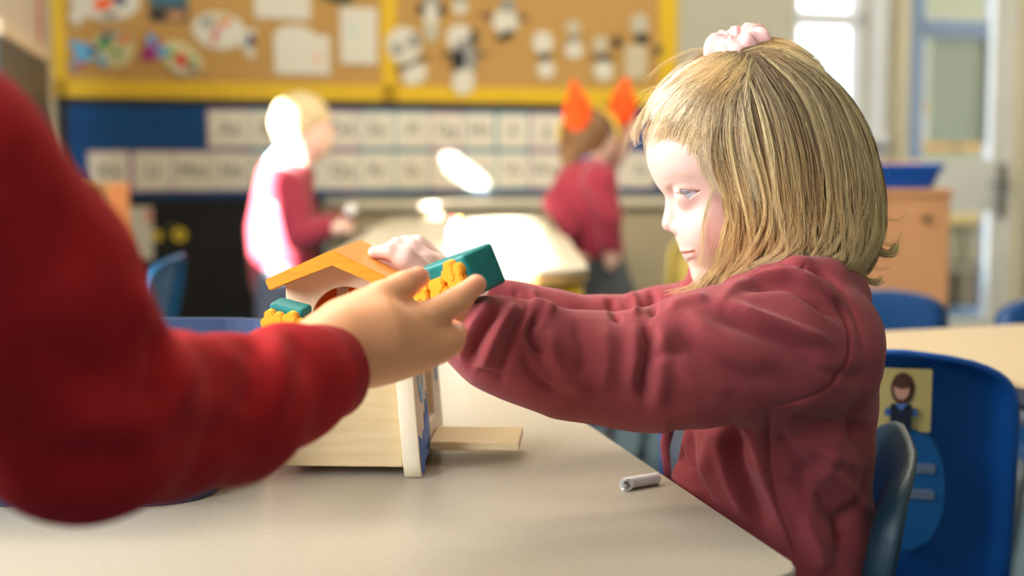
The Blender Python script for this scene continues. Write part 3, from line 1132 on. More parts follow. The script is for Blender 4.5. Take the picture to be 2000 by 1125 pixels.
# ------------------------------------------------------------------ tables
def table(label, corners, z, top_m, edge_m, leg_m, th=0.025, r=0.05, leg_in=0.07, group=None):
    """corners: four floor points in order around the top"""
    c = sum((Vector((p[0], p[1], 0)) for p in corners), Vector()) / 4
    t = empty('classroom_table', c)
    tag(t, label, 'table', group)
    pts = []
    n = 4
    P2 = [Vector((p[0], p[1], 0)) - c for p in corners]
    for i in range(n):
        a, b, d = P2[i - 1], P2[i], P2[(i + 1) % n]
        u, v = (a - b).normalized(), (d - b).normalized()
        for k in range(9):
            w = k / 8
            # quarter turn between the two sides
            q = b + u * r * (1 - math.sin(w * math.pi / 2)) + v * r * (1 - math.cos(w * math.pi / 2))
            pts.append((q.x, q.y))
    def pslab(name, z0, z1, m, grow, bev):
        bm = bmesh.new()
        lo = [bm.verts.new((x * grow, y * grow, z0)) for x, y in pts]
        hi = [bm.verts.new((x * grow, y * grow, z1)) for x, y in pts]
        bm.faces.new(lo[::-1])
        ft = bm.faces.new(hi)
        for i in range(len(pts)):
            bm.faces.new((lo[i], lo[(i + 1) % len(pts)], hi[(i + 1) % len(pts)], hi[i]))
        if bev:
            bmesh.ops.bevel(bm, geom=list(ft.edges), offset=bev, segments=2, affect='EDGES')
        return from_bm(name, bm, m, t)
    pslab('table_top', z - .006, z, top_m, 1.0, 0.0012)
    pslab('table_edge', z - th, z - .006, edge_m, 0.999, 0)
    for p in P2:
        q = p - p.normalized() * leg_in
        bm = bmesh.new()
        bm_tube(bm, [(q.x, q.y, 0), (q.x, q.y, z - th)], 0.018, 12)
        from_bm('leg', bm, leg_m, t)
    bm = bmesh.new()
    q = [p - p.normalized() * leg_in for p in P2]
    for i in range(4):
        a, b = q[i], q[(i + 1) % 4]
        bm_tube(bm, [(a.x, a.y, z - th - .02), (b.x, b.y, z - th - .02)], 0.012, 8)
    from_bm('rail', bm, leg_m, t)
    return t


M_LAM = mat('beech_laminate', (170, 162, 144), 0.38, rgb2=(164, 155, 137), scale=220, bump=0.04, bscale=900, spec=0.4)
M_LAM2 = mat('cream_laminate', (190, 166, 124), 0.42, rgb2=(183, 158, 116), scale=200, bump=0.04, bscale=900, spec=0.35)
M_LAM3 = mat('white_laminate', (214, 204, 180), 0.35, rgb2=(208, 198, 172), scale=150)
M_PVC = mat('amber_edge', (198, 150, 84), 0.5, var=0.05)
M_DARKEDGE = mat('dark_edge', (44, 48, 60), 0.5)
M_GREYLEG = mat('grey_leg', (110, 114, 120), 0.4, metal=0.6)
M_YLEG = mat('yellow_leg', (226, 178, 40), 0.4)

# main table: its near corner and right-hand edge set the others
TZ = 0.60
c0 = PZ(1585, 1124, TZ)
c1 = PZ(1105, 800, TZ)
ed = (c1 - c0); ed.z = 0; ed.normalize()
far = c0 + ed * 1.02
lf = Vector((-ed.y, ed.x, 0))
main_table = table('beech-coloured table in front holding the wooden toy house', [c0, far, far + lf * 1.15, c0 + lf * 1.15], TZ, M_LAM, M_PVC, M_GREYLEG, r=0.03)

# table at the right with a dark edge
r0 = PZ(1640, 672, TZ)
r1 = PZ(2000, 748, TZ)
rd = (r1 - r0); rd.z = 0; rd.normalize()
rn = Vector((-rd.y, rd.x, 0))
if rn.y < 0: rn = -rn
rA = r0 - rd * 0.1
rB = r0 + rd * 0.85
far_right = PZ(2000, 613, TZ)
dep = (far_right - r0).dot(rn)
table('cream table with a dark edge behind the girl and the photo chair', [rA, rB, rB + rn * dep, rA + rn * dep], TZ, M_LAM2, M_DARKEDGE, M_GREYLEG)

# sunlit tables in the middle of the room
FZ = 0.652
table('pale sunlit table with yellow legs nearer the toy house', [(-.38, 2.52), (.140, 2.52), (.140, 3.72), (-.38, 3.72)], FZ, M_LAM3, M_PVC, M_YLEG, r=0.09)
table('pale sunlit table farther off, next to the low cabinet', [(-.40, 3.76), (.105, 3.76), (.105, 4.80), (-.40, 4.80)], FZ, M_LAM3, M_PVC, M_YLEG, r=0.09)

# chairs round the room (a chair faces -Y of its own axes)
chair('deep blue chair standing alone by the black panel', (-0.865, 2.80, 0), math.radians(-88), M_LBLUE, 1.0)
chair('blue chair tucked under the near end of the sunlit table', (-0.03, 2.45, 0), math.radians(180), M_NAVYP, 0.92)
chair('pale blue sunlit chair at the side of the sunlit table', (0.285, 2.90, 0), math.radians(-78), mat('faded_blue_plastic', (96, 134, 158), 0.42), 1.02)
chair('yellow chair by the low cabinet, mostly behind the girl', (0.545, 3.85, 0), math.radians(190), M_YELP, 1.0)
chair('blue chair behind the cream table, beside the brown cabinet', (0.66, 2.50, 0), math.radians(0), M_NAVYP, 0.915)
chair('blue chair at the far corner of the cream table, cut off by the frame', (1.04, 2.44, 0), math.radians(-4), M_NAVYP, 0.905)

# the chair with the photo, its back towards us
pc = chair('blue chair with a child photo stuck on its back', (0.37, 1.60, 0), math.radians(180 - 14), M_BLUEP, 1.005)
# photo sticker and moulded emblem on the near blue chair
def flat_layers(bm, layers, ms, y, step=0.0004):
    for poly, m in layers:
        if m not in ms:
            ms.append(m)
        bm_prism(bm, poly, y - 0.0006, y, ms.index(m))
        y -= step


def at_back(px, py, lx_extra=0.0):
    """chair-local point where a photo ray meets the back of the photo chair (plane fitted through its shell)"""
    bpy.context.view_layer.update()
    M = pc.matrix_world
    n0 = Vector((0, 0.169, 0.56)); n1 = Vector((0, 0.150, 0.46))
    up = (n0 - n1).normalized()
    nn = Vector((1, 0, 0)).cross(up)
    a = M @ n0
    nw = (M.to_3x3() @ nn).normalized()
    r = ray(px, py)
    t = (a - CAM).dot(nw) / r.dot(nw)
    return M.inverted() @ (CAM + r * t)


u_ = (Vector((0, 0.169, 0.56)) - Vector((0, 0.150, 0.46))).normalized()
sp0, sp1 = at_back(1712, 714), at_back(1808, 842)
sc_ = (sp0 + sp1) / 2
hw_ = abs(sp0.x - sp1.x) / 2 + .004
hh_ = abs(sp0.z - sp1.z) / 2
bm = bmesh.new()
ms = []
# x is mirrored because the back faces us
flat_layers(bm, [(rrect(-hw_, -hh_, hw_, hh_, .002, 2), pm('stickerbg', (214, 196, 128))),
                 (ellipse(0.001, .012, .0115, .017, 18), pm('hairbrown', (92, 62, 48))),
                 (ellipse(0.0, .012, .0075, .0115, 16), pm('face', (222, 168, 146))),
                 (ellipse(0, .0185, .0085, .006, 12), pm('hairbrown', (92, 62, 48))),
                 ([(-.015, -.008), (.015, -.008), (.016, -.016), (-.016, -.016)], pm('sleeveblue', (70, 110, 180))),
                 (rrect(-.0105, -hh_ + .001, .0105, -.003, .003, 3), pm('pinafore_navy', (34, 42, 62))),
                 ([(-.006, -.003), (.006, -.003), (0, -.010)], pm('collarblue', (90, 130, 200)))], ms, 0, 0.0006)
for v in bm.verts:
    v.co = Vector((-v.co.x, -v.co.y, v.co.z))
th_ = math.atan2(u_.y, u_.z)
stk = from_bm('photo_sticker', bm, ms, pc)
stk.location = Vector((sc_.x, sc_.y + .0085, sc_.z))
stk.rotation_euler = (-th_, 0, 0)
stk['label'] = 'square photo sticker of a child with brown hair'
ec = at_back(1772, 950)
bm = bmesh.new()
bm_prism(bm, ellipse(0, 0, .036, .070, 40), 0, 0.006)
bmesh.ops.bevel(bm, geom=[e for e in bm.edges if all(v.co.y > .005 for v in e.verts)], offset=.004, segments=3, affect='EDGES')
em = from_bm('moulded_badge', bm, mat('badge_blue', (22, 96, 160), 0.35, spec=0.5), pc, loc=Vector((ec.x, ec.y + .004, ec.z)))
em.rotation_euler = (-th_, 0, 0)
bm = bmesh.new()
for z in (.024, -.004):
    bm_prism(bm, rrect(-.026, z - .005, .026, z + .005, .002, 2), 0.006, 0.0072)
from_bm('printed_band', bm, mat('badge_print', (110, 126, 150), 0.5, var=0.25, scale=400), em)

# the girl's own chair
chair('dark teal chair the girl sits on', (0.150, 1.215, 0), math.radians(-101.5), M_TEALP, 0.935)

# brown cabinet with a blue tray on top
bx0 = P(1600, 370, 3.5)
bx1 = P(1860, 370, 3.5)
kb = empty('brown_cabinet', ((bx0.x + bx1.x) / 2, 3.74, 0))
tag(kb, 'plain light brown wooden cabinet between the girl and the door', 'cabinet')
bw2 = bx1.x - bx0.x
bhz = bx0.z
M_BRN = mat('brown_veneer', (198, 140, 92), 0.55, var=0.05, scale=5, stretch=(6, 6, 0.7))
bm = bmesh.new()
bm_box(bm, (0, 0, bhz / 2 - .006), (bw2, 0.46, bhz - .012), bevel=0.004)
from_bm('carcass', bm, M_BRN, kb)
bm = bmesh.new()
bm_box(bm, (0, 0, bhz - .008), (bw2 + .01, 0.48, 0.018), bevel=0.004)
from_bm('top', bm, M_BRN, kb)
bm = bmesh.new()
bmesh.ops.create_uvsphere(bm, u_segments=12, v_segments=8, radius=0.012)
from_bm('knob', bm, mat('knob_brown', (140, 100, 66), 0.5), kb, smooth=True, loc=(bw2 / 2 - .065, -.236, P(1833, 425, 3.5).z))


def tray(name, label, cat, loc, rz, w, d, h, m, taper=0.92, rr=0.03, wall=0.004, lip=0.008):
    bm = bmesh.new()
    def ring(sx, sy, z, r):
        return [bm.verts.new((x, y, z)) for x, y in rrect(-sx, -sy, sx, sy, r, 7)]
    w, d = w / 2, d / 2
    rings = [ring(w * taper, d * taper, 0.0, rr), ring(w, d, h - .012, rr), ring(w + lip, d + lip, h - .012, rr + lip), ring(w + lip, d + lip, h - .003, rr + lip), ring(w + lip - .003, d + lip - .003, h, rr + lip - .003), ring(w - wall, d - wall, h, rr - wall),
             ring(w * taper - wall, d * taper - wall, wall, rr - wall)]
    bm.faces.new(rings[0][::-1])
    bm.faces.new(rings[-1])
    n = len(rings[0])
    for a, b in zip(rings, rings[1:]):
        for i in range(n):
            bm.faces.new((a[i], a[(i + 1) % n], b[(i + 1) % n], b[i]))
    o = from_bm(name, bm, m, None, False, loc, rz)
    tag(o, label, cat)
    return o


M_TRAYB = mat('bright_blue_tray', (10, 78, 160), 0.4, var=0.03)
tp = P(1760, 365, 3.62)
tray('storage_tray', 'bright blue storage tray sitting on the brown cabinet', 'tray', (tp.x - .035, 3.70, bhz + .001), 0.0, 0.225, 0.36, 0.062, M_TRAYB, 0.86, 0.02)
bm = bmesh.new()
bm_box(bm, (0, 0, 0.017), (0.10, 0.2, 0.034), bevel=0.006)
o = from_bm('paper_pack', bm, mat('orange_pack', (214, 160, 100), 0.7, var=0.1), loc=(tp.x + .0, 3.70, bhz + .034))
tag(o, 'orange pack lying in the bright blue tray', 'pack')

# pot of pens on the sunlit table
pp = P(890, 500, 2.62)
pot = empty('pen_pot', (pp.x, 2.66, FZ))
tag(pot, 'clear pale pot of pens on the near end of the sunlit table', 'pot')
ph = P(890, 446, 2.66).z - FZ
bm = bmesh.new()
bm_tube(bm, [(0, 0, 0), (0, 0, 0.002), (0, 0, ph)], [0.011, 0.012, 0.016], 20, cap=False)
bm_tube(bm, [(0, 0, 0), (0, 0, 0.003)], [0.011, 0.011], 20)
from_bm('cup', bm, mat('milky_plastic', (206, 212, 222), 0.25, spec=0.6), pot)
for k, (cx, cy, colr, nm) in enumerate(((-.006, 0, (214, 80, 80), 'red'), (.005, -.003, (232, 170, 60), 'amber'), (.002, .006, (90, 140, 110), 'green'))):
    bm = bmesh.new()
    bm_tube(bm, [(cx * .6, cy * .6, 0.004), (cx * 1.2, cy * 1.2, ph + .012), (cx * 1.25, cy * 1.25, ph + .022)], [0.0042, 0.0042, 0.002], 8)
    o = from_bm('felt_pen', bm, mat('pen_' + nm, colr, 0.4), loc=pot.location)
    tag(o, '%s felt pen standing in the clear pot' % nm, 'pen', 'pens in the pot')

# ------------------------------------------------------------------ dark tray on the main table
tf = PZ(420, 1003, TZ)
M_TRAYN = mat('navy_tray', (38, 58, 92), 0.5, var=0.06, scale=8, bump=0.08, bscale=400)
TRH = 0.104
TRX1 = -0.212
tray('toy_tray', 'dark navy plastic tray on the table behind the red sleeve', 'tray', (TRX1 - .22, 1.150, TZ + .0005), 0.0, 0.44, 0.30, TRH, M_TRAYN, 0.955, 0.05, 0.005, 0.007)

# ------------------------------------------------------------------ wooden toy house
M_BIRCH = mat('birch_ply', (214, 190, 146), 0.5, rgb2=(204, 176, 128), scale=9, stretch=(1.2, 1.2, 14), bump=0.05, bscale=60)
M_BIRCHP = mat('birch_roof_bounce', (244, 212, 178), 0.5, rgb2=(238, 202, 164), scale=9, stretch=(10, 10, 1.2))  # pinkish bounce off the orange roof is put into this wood colour
M_EDGE = mat('ply_edge', (206, 190, 158), 0.6, rgb2=(176, 152, 112), scale=60, stretch=(8, 0.3, 0.3))
M_ORG = mat('orange_paint', (248, 158, 34), 0.42, rgb2=(240, 146, 26), scale=30, stretch=(1, 12, 12), spec=0.45)
M_ORGIN = mat('orange_inside', (240, 120, 24), 0.5)
hA = PZ(824, 936, TZ)
hB = PZ(868, 850, TZ)
he = (hB - hA); he.z = 0; he.normalize()
house = empty('toy_house', (hA.x, hA.y, TZ), math.atan2(he.y, he.x) - math.pi / 2)
tag(house, 'wooden toy house with an orange roof standing on the front table', 'toy')


def plate(name, outer, holes, th, m, parent, mtx, bevel=0.0, smooth=False):
    """flat board with holes cut in it: outline in local (x, y), thickness along z, then placed by mtx"""
    cu = bpy.data.curves.new(name, 'CURVE')
    cu.dimensions = '2D'
    cu.fill_mode = 'BOTH'
    cu.extrude = th / 2 - bevel
    cu.bevel_depth = bevel
    cu.bevel_resolution = 1
    for loop in [outer] + holes:
        sp = cu.splines.new('POLY')
        sp.points.add(len(loop) - 1)
        for p, c in zip(sp.points, loop):
            p.co = (c[0], c[1], 0, 1)
        sp.use_cyclic_u = True
    o = bpy.data.objects.new(name, cu)
    COL.objects.link(o)
    bpy.context.view_layer.update()
    me = bpy.data.meshes.new_from_object(o.evaluated_get(bpy.context.evaluated_depsgraph_get()))
    COL.objects.unlink(o)
    bpy.data.objects.remove(o)
    bpy.data.curves.remove(cu)
    me.transform(mtx)
    return link_mesh(name, me, parent, m, smooth)


# boards standing in the x-z plane, y is depth
def XZ(y):
    return Matrix(((1, 0, 0, 0), (0, 0, -1, y), (0, 1, 0, 0), (0, 0, 0, 1)))


def YZ(x, shear=0.0, zref=0.0):
    return Matrix(((0, shear, 1, x - shear * zref), (1, 0, 0, 0), (0, 1, 0, 0), (0, 0, 0, 1)))


# lower box
bm = bmesh.new()
bm_box(bm, (-.068, .012, .045), (.104, .008, .075), bevel=.0012)
from_bm('front_board', bm, M_BIRCH, house)
bm = bmesh.new()
bm_box(bm, (-.068, .150, .045), (.104, .008, .075), bevel=.0012)
from_bm('back_board', bm, M_BIRCH, house)
bm = bmesh.new()
bm_box(bm, (-.068, .081, .076), (.102, .13, .008), bevel=.001)
from_bm('upper_floor', bm, M_ORGIN, house)
bm = bmesh.new()
bm_box(bm, (-.068, .081, .012), (.102, .13, .006), bevel=.001)
from_bm('lower_floor', bm, M_BIRCH, house)
# upper walls with arches
apx, apz = -.0645, .1815
eL, eR, eZ = -.1165, -.0170, .1585
def roof_z(x):
    return apz - (apz - eZ) * ((apx - x) / (apx - eL) if x < apx else (x - apx) / (eR - apx)) - .0095
wL, wR = -.107, -.022
arch = [(-.0605 + .0275 * math.cos(a), .1235 + .0275 * math.sin(a)) for a in np.linspace(0, math.pi, 25)]
outer = [(wL, .081), (wR, .081), (wR, roof_z(wR)), (apx, roof_z(apx)), (wL, roof_z(wL))]
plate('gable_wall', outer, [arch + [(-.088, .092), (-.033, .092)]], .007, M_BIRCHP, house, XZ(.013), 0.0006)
arch2 = [(-.0535 + .0235 * math.cos(a), .122 + .0235 * math.sin(a)) for a in np.linspace(0, math.pi, 25)]
plate('gable_wall', outer, [arch2 + [(-.077, .092), (-.030, .092)]], .007, M_ORGIN, house, XZ(.103), 0.0006)
bm = bmesh.new()
bm_box(bm, (-.077, .092, .112), (.009, .006, .062), bevel=.001)
from_bm('inner_post', bm, mat('white_paint_wood', (232, 230, 222), 0.5), house)
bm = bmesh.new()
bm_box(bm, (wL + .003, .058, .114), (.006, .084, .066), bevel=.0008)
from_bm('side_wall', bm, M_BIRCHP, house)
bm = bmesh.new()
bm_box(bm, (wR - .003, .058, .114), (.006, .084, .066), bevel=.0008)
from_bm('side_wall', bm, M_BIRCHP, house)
bm = bmesh.new()
bm_prism(bm, ellipse(-.043, .111, .013, .018, 24), .094, .099)
from_bm('yellow_disc', bm, mat('toy_yellow', (230, 200, 40), 0.4), house)
# roof: one bent board
ro = [(eL, eZ), (apx, apz), (eR, eZ)]
def off(p, q, t):
    dx, dz = q[0] - p[0], q[1] - p[1]
    L = math.hypot(dx, dz)
    return (dz / L * t, -dx / L * t)
n1, n2 = off(ro[0], ro[1], .0095), off(ro[1], ro[2], .0095)
under = [(ro[2][0] + n2[0], ro[2][1] + n2[1]), (apx, apz - .0104), (ro[0][0] + n1[0], ro[0][1] + n1[1])]
poly = ro + under
bm = bmesh.new()
fs = bm_prism(bm, poly, -.026, .112)
bmesh.ops.bevel(bm, geom=bm.edges[:], offset=.0012, segments=2, affect='EDGES')
from_bm('roof', bm, M_ORG, house)

# end board that faces the girl: feet, arch, oval windows, doorway
def foot_profile():
    pts = [(0.004, .135), (.0005, .128), (.0, .012), (.003, .003), (.008, 0), (.016, .0), (.026, .008), (.04, .010), (.134, .010), (.148, .008), (.158, 0), (.166, 0), (.171, .003), (.174, .012), (.1735, .128), (.170, .135)]
    return pts
ov1 = ellipse(.036, .088, .0125, .020, 28)
ov2 = ellipse(.150, .088, .0085, .020, 28)
dw = rrect(.074, .030, .120, .118, .004, 3)
end = plate('end_board', foot_profile(), [ov1, dw, ov2], .014, [mat('end_board_ply', (232, 218, 190), 0.5, rgb2=(224, 206, 172), scale=9, stretch=(10, 10, 1.2))], house, YZ(-.007 - .0, -.075, 0.0), 0.0012)
# printed decoration: thin painted layers on the outer face
M_BLUEP2 = mat('blue_print', (70, 110, 190), 0.5)
M_LBLUEP2 = mat('light_blue_print', (140, 180, 215), 0.5)
def ringpoly(cx, cz, rx, rz, k):
    return ellipse(cx, cz, rx * k, rz * k, 28)
for cx, rx in ((.036, .0125), (.150, .0085)):
    plate('window_print', ringpoly(cx, .088, rx, .027, 1.25), [ringpoly(cx, .088, rx, .020, 1.02)], .0006, M_LBLUEP2, house, YZ(.0004, -.075, 0.0))
    plate('window_print', [(cx - rx * .8, .107), (cx + rx * .8, .107), (cx, .124)], [], .0006, M_BLUEP2, house, YZ(.0007, -.075, 0.0))
grass = [(.001, .012), (.004, .004), (.009, .0015), (.016, .0015), (.026, .0095), (.071, .011), (.071, .034), (.064, .060), (.060, .038), (.053, .055), (.050, .034), (.043, .046), (.038, .030), (.028, .034), (.020, .026), (.012, .030), (.001, .034)]
plate('grass_print', grass, [], .0006, M_BLUEP2, house, YZ(.0004, -.075, 0.0))
plate('edge_mark', ellipse(-.008, .0905, .0008, .006, 12), [], .0004, M_BLUEP2, house, XZ(-.0003) @ Matrix.Translation((-.0075, 0, 0)))
# doorstep board that sticks out
bm = bmesh.new()
bm_box(bm, (.037, .086, .0160), (.074, .068, .0072), bevel=.0012)
from_bm('doorstep_board', bm, M_BIRCH, house)

# ------------------------------------------------------------------ flower blocks
M_TEAL = mat('teal_paint', (0, 122, 118), 0.5, rgb2=(0, 108, 106), scale=40, bump=0.1, bscale=300)
M_PETAL = mat('petal_orange', (252, 166, 40), 0.5)
FL = {}


def flower_block(label, origin, U, R, L, su, sr, sl, flowers):
    """box spanned from the near top edge: U up, R and L along its two visible faces"""
    c = origin + R * sr / 2 + L * sl / 2 - U * su / 2
    M = Matrix(((L.x, R.x, U.x, c.x), (L.y, R.y, U.y, c.y), (L.z, R.z, U.z, c.z), (0, 0, 0, 1)))
    t = empty('flower_block')
    t.matrix_world = M
    tag(t, label, 'toy', 'teal flower blocks')
    bm = bmesh.new()
    bm_box(bm, (0, 0, 0), (sl, sr, su), bevel=.003, seg=3)
    b = from_bm('block', bm, M_TEAL, t)
    for (fl, fu, r, rot) in flowers:
        bm = bmesh.new()
        for k in range(5):
            a = rot + k * 2 * math.pi / 5
            cx, cz = fl + r * .82 * math.cos(a), fu + r * .82 * math.sin(a)
            bm_prism(bm, ellipse(cx, cz, r * .66, r * .66, 16), -sr / 2 - .0055 - .0006 * (k % 2), -sr / 2 + .0002)
        bm_prism(bm, ellipse(fl, fu, r * .5, r * .5, 16), -sr / 2 - .0068, -sr / 2 + .0002)
        bmesh.ops.bevel(bm, geom=[e for e in bm.edges if all(v.co.y < -sr / 2 - .004 for v in e.verts)], offset=.001, segments=2, affect='EDGES')
        from_bm('flower', bm, M_PETAL, t)
    return t


U_ = Vector((-.37, 0.0, .93)).normalized()
R_ = Vector((.62, .70, .25)); R_ = (R_ - U_ * R_.dot(U_)).normalized()
L_ = U_.cross(R_).normalized()
FB_O = P(903, 498, 0.965)
fb = flower_block('teal block with orange flowers held out in the cupped hand', FB_O, U_, R_, L_, .030, .031, .060,
                  [(-.018, .004, .0074, .2), (.001, -.004, .0074, .9), (.020, .003, .0074, .5)])
U2 = Vector((.12, -.25, .96)).normalized()
R2 = Vector((.35, .93, .2)); R2 = (R2 - U2 * R2.dot(U2)).normalized()
L2 = U2.cross(R2).normalized()
flower_block('teal block with orange flowers propped on the navy tray rim', P(590, 608, 1.045), U2, R2, L2, .019, .018, .028,
             [(-.008, -.002, .0072, .3), (.007, -.004, .0072, 1.0)])

# ------------------------------------------------------------------ rolled paper tag on the table
ta, tb = PZ(1218, 957, TZ), PZ(1276, 947, TZ)
tv_ = (tb - ta); tv_.z = 0
TL = tv_.length + .003
roll = empty('paper_tag', (ta.x, ta.y, TZ), math.atan2(tv_.y, tv_.x))
tag(roll, 'small rolled white paper tag with black lettering near the table edge', 'paper tag')
M_TAG = mat('tag_paper', (226, 226, 228), 0.7)


def hollow(name, ra, rb, x0, x1, cz, slant, parent):
    bm = bmesh.new()
    n = 40
    rings = []
    for r, xs in ((ra, (x0, x1)), (rb, (x1, x0))):
        for xx in xs:
            ring = []
            for k in range(n):
                a = 2 * math.pi * k / n
                sl = slant * math.sin(a) if xx == x0 else 0
                ring.append(bm.verts.new((xx + sl, -math.cos(a) * r, cz + math.sin(a) * r)))
            rings.append(ring)
    for a, b in zip(rings, rings[1:] + rings[:1]):
        for k in range(n):
            bm.faces.new((a[k], a[(k + 1) % n], b[(k + 1) % n], b[k]))
    return from_bm(name, bm, M_TAG, parent)


hollow('rolled_sheet', .0046, .0042, 0.0, TL, .0047, .0012, roll)
hollow('inner_turn', .0039, .0035, .0006, TL + .0014, .0046, .0008, roll)
# turned-up tip of the sheet with the writing
bm = bmesh.new()
bm_prism(bm, [(.0036 * math.cos(a) * (1.0 if math.cos(a) < 0 else 1.5), .0046 * math.sin(a)) for a in np.linspace(0, 2 * math.pi, 28, endpoint=False)], -.0002, .0002)
M_tip = Matrix.Translation((-.0002, -.0044, .0049)) @ Matrix.Rotation(math.radians(-14), 4, 'Z') @ Matrix.Rotation(math.radians(-4), 4, 'X')
tipo = from_bm('folded_tip', bm, M_TAG, roll)
tipo.matrix_local = M_tip
me = text_mesh('Saf', .0052, .0001)
tx = link_mesh('lettering', me, tipo, mat('tag_ink', (14, 20, 30), 0.6))
tx.matrix_local = Matrix.Translation((.0000, -.0004, 0)) @ Matrix.Rotation(math.radians(90), 4, 'X') @ Matrix.Rotation(math.radians(118), 4, 'Z')

# ------------------------------------------------------------------ children in the background
M_SKIN = mat('child_skin', (232, 190, 168), 0.5, var=0.03, scale=12, sss=0.12)
M_MAROON = mat('maroon_jersey', (150, 44, 60), 0.9, var=0.08, scale=60, bump=0.25, bscale=900, sheen=0.35)
M_TROUSER = mat('grey_trousers', (84, 90, 104), 0.9, var=0.06, scale=60)
M_SHIRT = mat('blue_shirt', (120, 160, 216), 0.8, var=0.04, scale=40)
M_SHOE = mat('black_shoe', (28, 28, 30), 0.4)


def fig_part(name, fn, parent, m, pts, pad=.14, h=.008):
    pts = np.array([tuple(p) for p in pts])
    o = organic(name, fn, pts.min(0) - pad, pts.max(0) + pad, h, m, parent)
    return o


def V3(v):
    return np.array(tuple(v), F32)


boy = empty('person', floor_at(550, 4.2))
tag(boy, 'sunlit fair-haired boy in a maroon cardigan by the black panel', 'person')
D = 4.2
hd = P(592, 246, D)
sh, ht, kn = P(560, 352, D), P(556, 566, D), P(548, 700, D)
aS, aE, aW, aH = P(566, 368, 4.09), P(588, 462, 4.05), P(636, 446, 4.02), P(658, 447, 4.01)
bS, bE, bW, bH = P(570, 368, 4.31), P(606, 452, 4.30), P(640, 440, 4.18), P(664, 440, 4.12)
foot = Vector((ht.x - .01, D, 0.04))
lat = Vector((0, 1, 0))


def boy_body(p):
    d = sd_ell(p, V3(hd), (.078, .070, .086), .1)
    d = smin(d, sd_ell(p, V3(hd + Vector((.026, 0, -.045))), (.055, .054, .056)), .03)
    d = smin(d, sd_ball(p, V3(hd + Vector((.082, 0, -.022))), .010), .014)
    for s in (-1, 1):
        d = smin(d, sd_ell(p, V3(hd + Vector((-.004, s * .070, -.02))), (.014, .010, .02)), .008)
    d = smin(d, sd_chain(p, [V3(hd + Vector((-.012, 0, -.05))), V3(sh + Vector((0, 0, .02)))], [.04, .045]), .03)
    d = smin(d, sd_chain(p, [V3(sh), V3((sh + ht) / 2), V3(ht)], [.062, .075, .075]), .04)
    for S, E, W, H in ((aS, aE, aW, aH), (bS, bE, bW, bH)):
        d = smin(d, sd_chain(p, [V3(S), V3(E), V3(W)], [.036, .030, .022]), .02)
        d = smin(d, sd_ell(p, V3(H), (.030, .020, .018)), .012)
        for k in range(4):
            o = Vector((.014, 0, .018 - .011 * k))
            d = smin(d, sd_chain(p, [V3(H + o * .7), V3(H + o + Vector((.026, .01 if S is aS else -.01, 0)))], [.007, .006]), .004)
        d = smin(d, sd_chain(p, [V3(H + Vector((0, 0, .012))), V3(H + Vector((.016, 0, .030)))], [.008, .006]), .005)
    for s in (-1, 1):
        o = lat * s * .05
        d = smin(d, sd_chain(p, [V3(ht + o), V3(kn + o), V3(foot + o)], [.06, .045, .034]), .02)
    return d


fig_part('body', boy_body, boy, M_SKIN, [hd, foot, aH, ht], .16, .007)


def boy_card(p):
    d = sd_chain(p, [V3(sh + Vector((-.005, 0, -.005))), V3((sh * .55 + ht * .45) + Vector((-.015, 0, 0))), V3(ht + Vector((.0, 0, .03)))], [.085, .105, .100])
    d = smin(d, sd_chain(p, [V3(aS + Vector((-.04, 0, .01))), V3(sh), V3(bS + Vector((-.04, 0, .01)))], [.055, .06, .055]), .03)
    for S, E, W in ((aS, aE, aW), (bS, bE, bW)):
        d = smin(d, sd_chain(p, [V3(S), V3(E), V3(W)], [.050, .045, .034]), .022)
    d = smax(d, -(p[:, 2] - (ht.z - .06)), .01)
    d = smax(d, -sd_chain(p, [V3(sh + Vector((.005, 0, .02))), V3(sh + Vector((.02, 0, .14)))], [.048, .055]), .01)
    return d


fig_part('cardigan', boy_card, boy, M_MAROON, [sh, ht, aW, bW, aE], .16, .008)


def boy_collar(p):
    q = sd_chain(p, [V3(sh + Vector((-.003, 0, .04))), V3(sh + Vector((.012, 0, .068)))], [.062, .052])
    return smax(q, -sd_chain(p, [V3(sh + Vector((.0, 0, .0))), V3(sh + Vector((.02, 0, .10)))], [.044, .044]), .004)


fig_part('shirt_collar', boy_collar, boy, M_SHIRT, [sh, hd], .10, .006)


def boy_legs(p):
    d = None
    for s in (-1, 1):
        o = lat * s * .05
        c = sd_chain(p, [V3(ht + o + Vector((0, 0, .02))), V3(kn + o), V3(foot + o + Vector((0, 0, .05)))], [.080, .062, .056])
        d = c if d is None else smin(d, c, .02)
    return d


fig_part('trousers', boy_legs, boy, M_TROUSER, [ht, foot], .14, .009)
for s in (-1, 1):
    o = lat * s * .05
    fig_part('shoe', lambda p, o=o: smax(sd_ell(p, V3(foot + o + Vector((.035, 0, .002))), (.085, .036, .042)), -(p[:, 2] - .002), .004), boy, M_SHOE, [foot + o, foot + o + Vector((.05, 0, 0))], .10, .007)


def boy_hair(p):
    d = sd_ell(p, V3(hd + Vector((-.006, 0, .010))), (.088, .081, .090), .1)
    cut = sd_ell(p, V3(hd + Vector((.075, 0, -.052))), (.085, .10, .075), .2)
    d = smax(d, -cut, .012)
    d = smax(d, -(p[:, 2] - (hd.z - .055)), .01)
    return d + .0025 * np.sin(p[:, 0] * 260 + 2 * np.sin(p[:, 1] * 90)) * np.sin(p[:, 1] * 210)


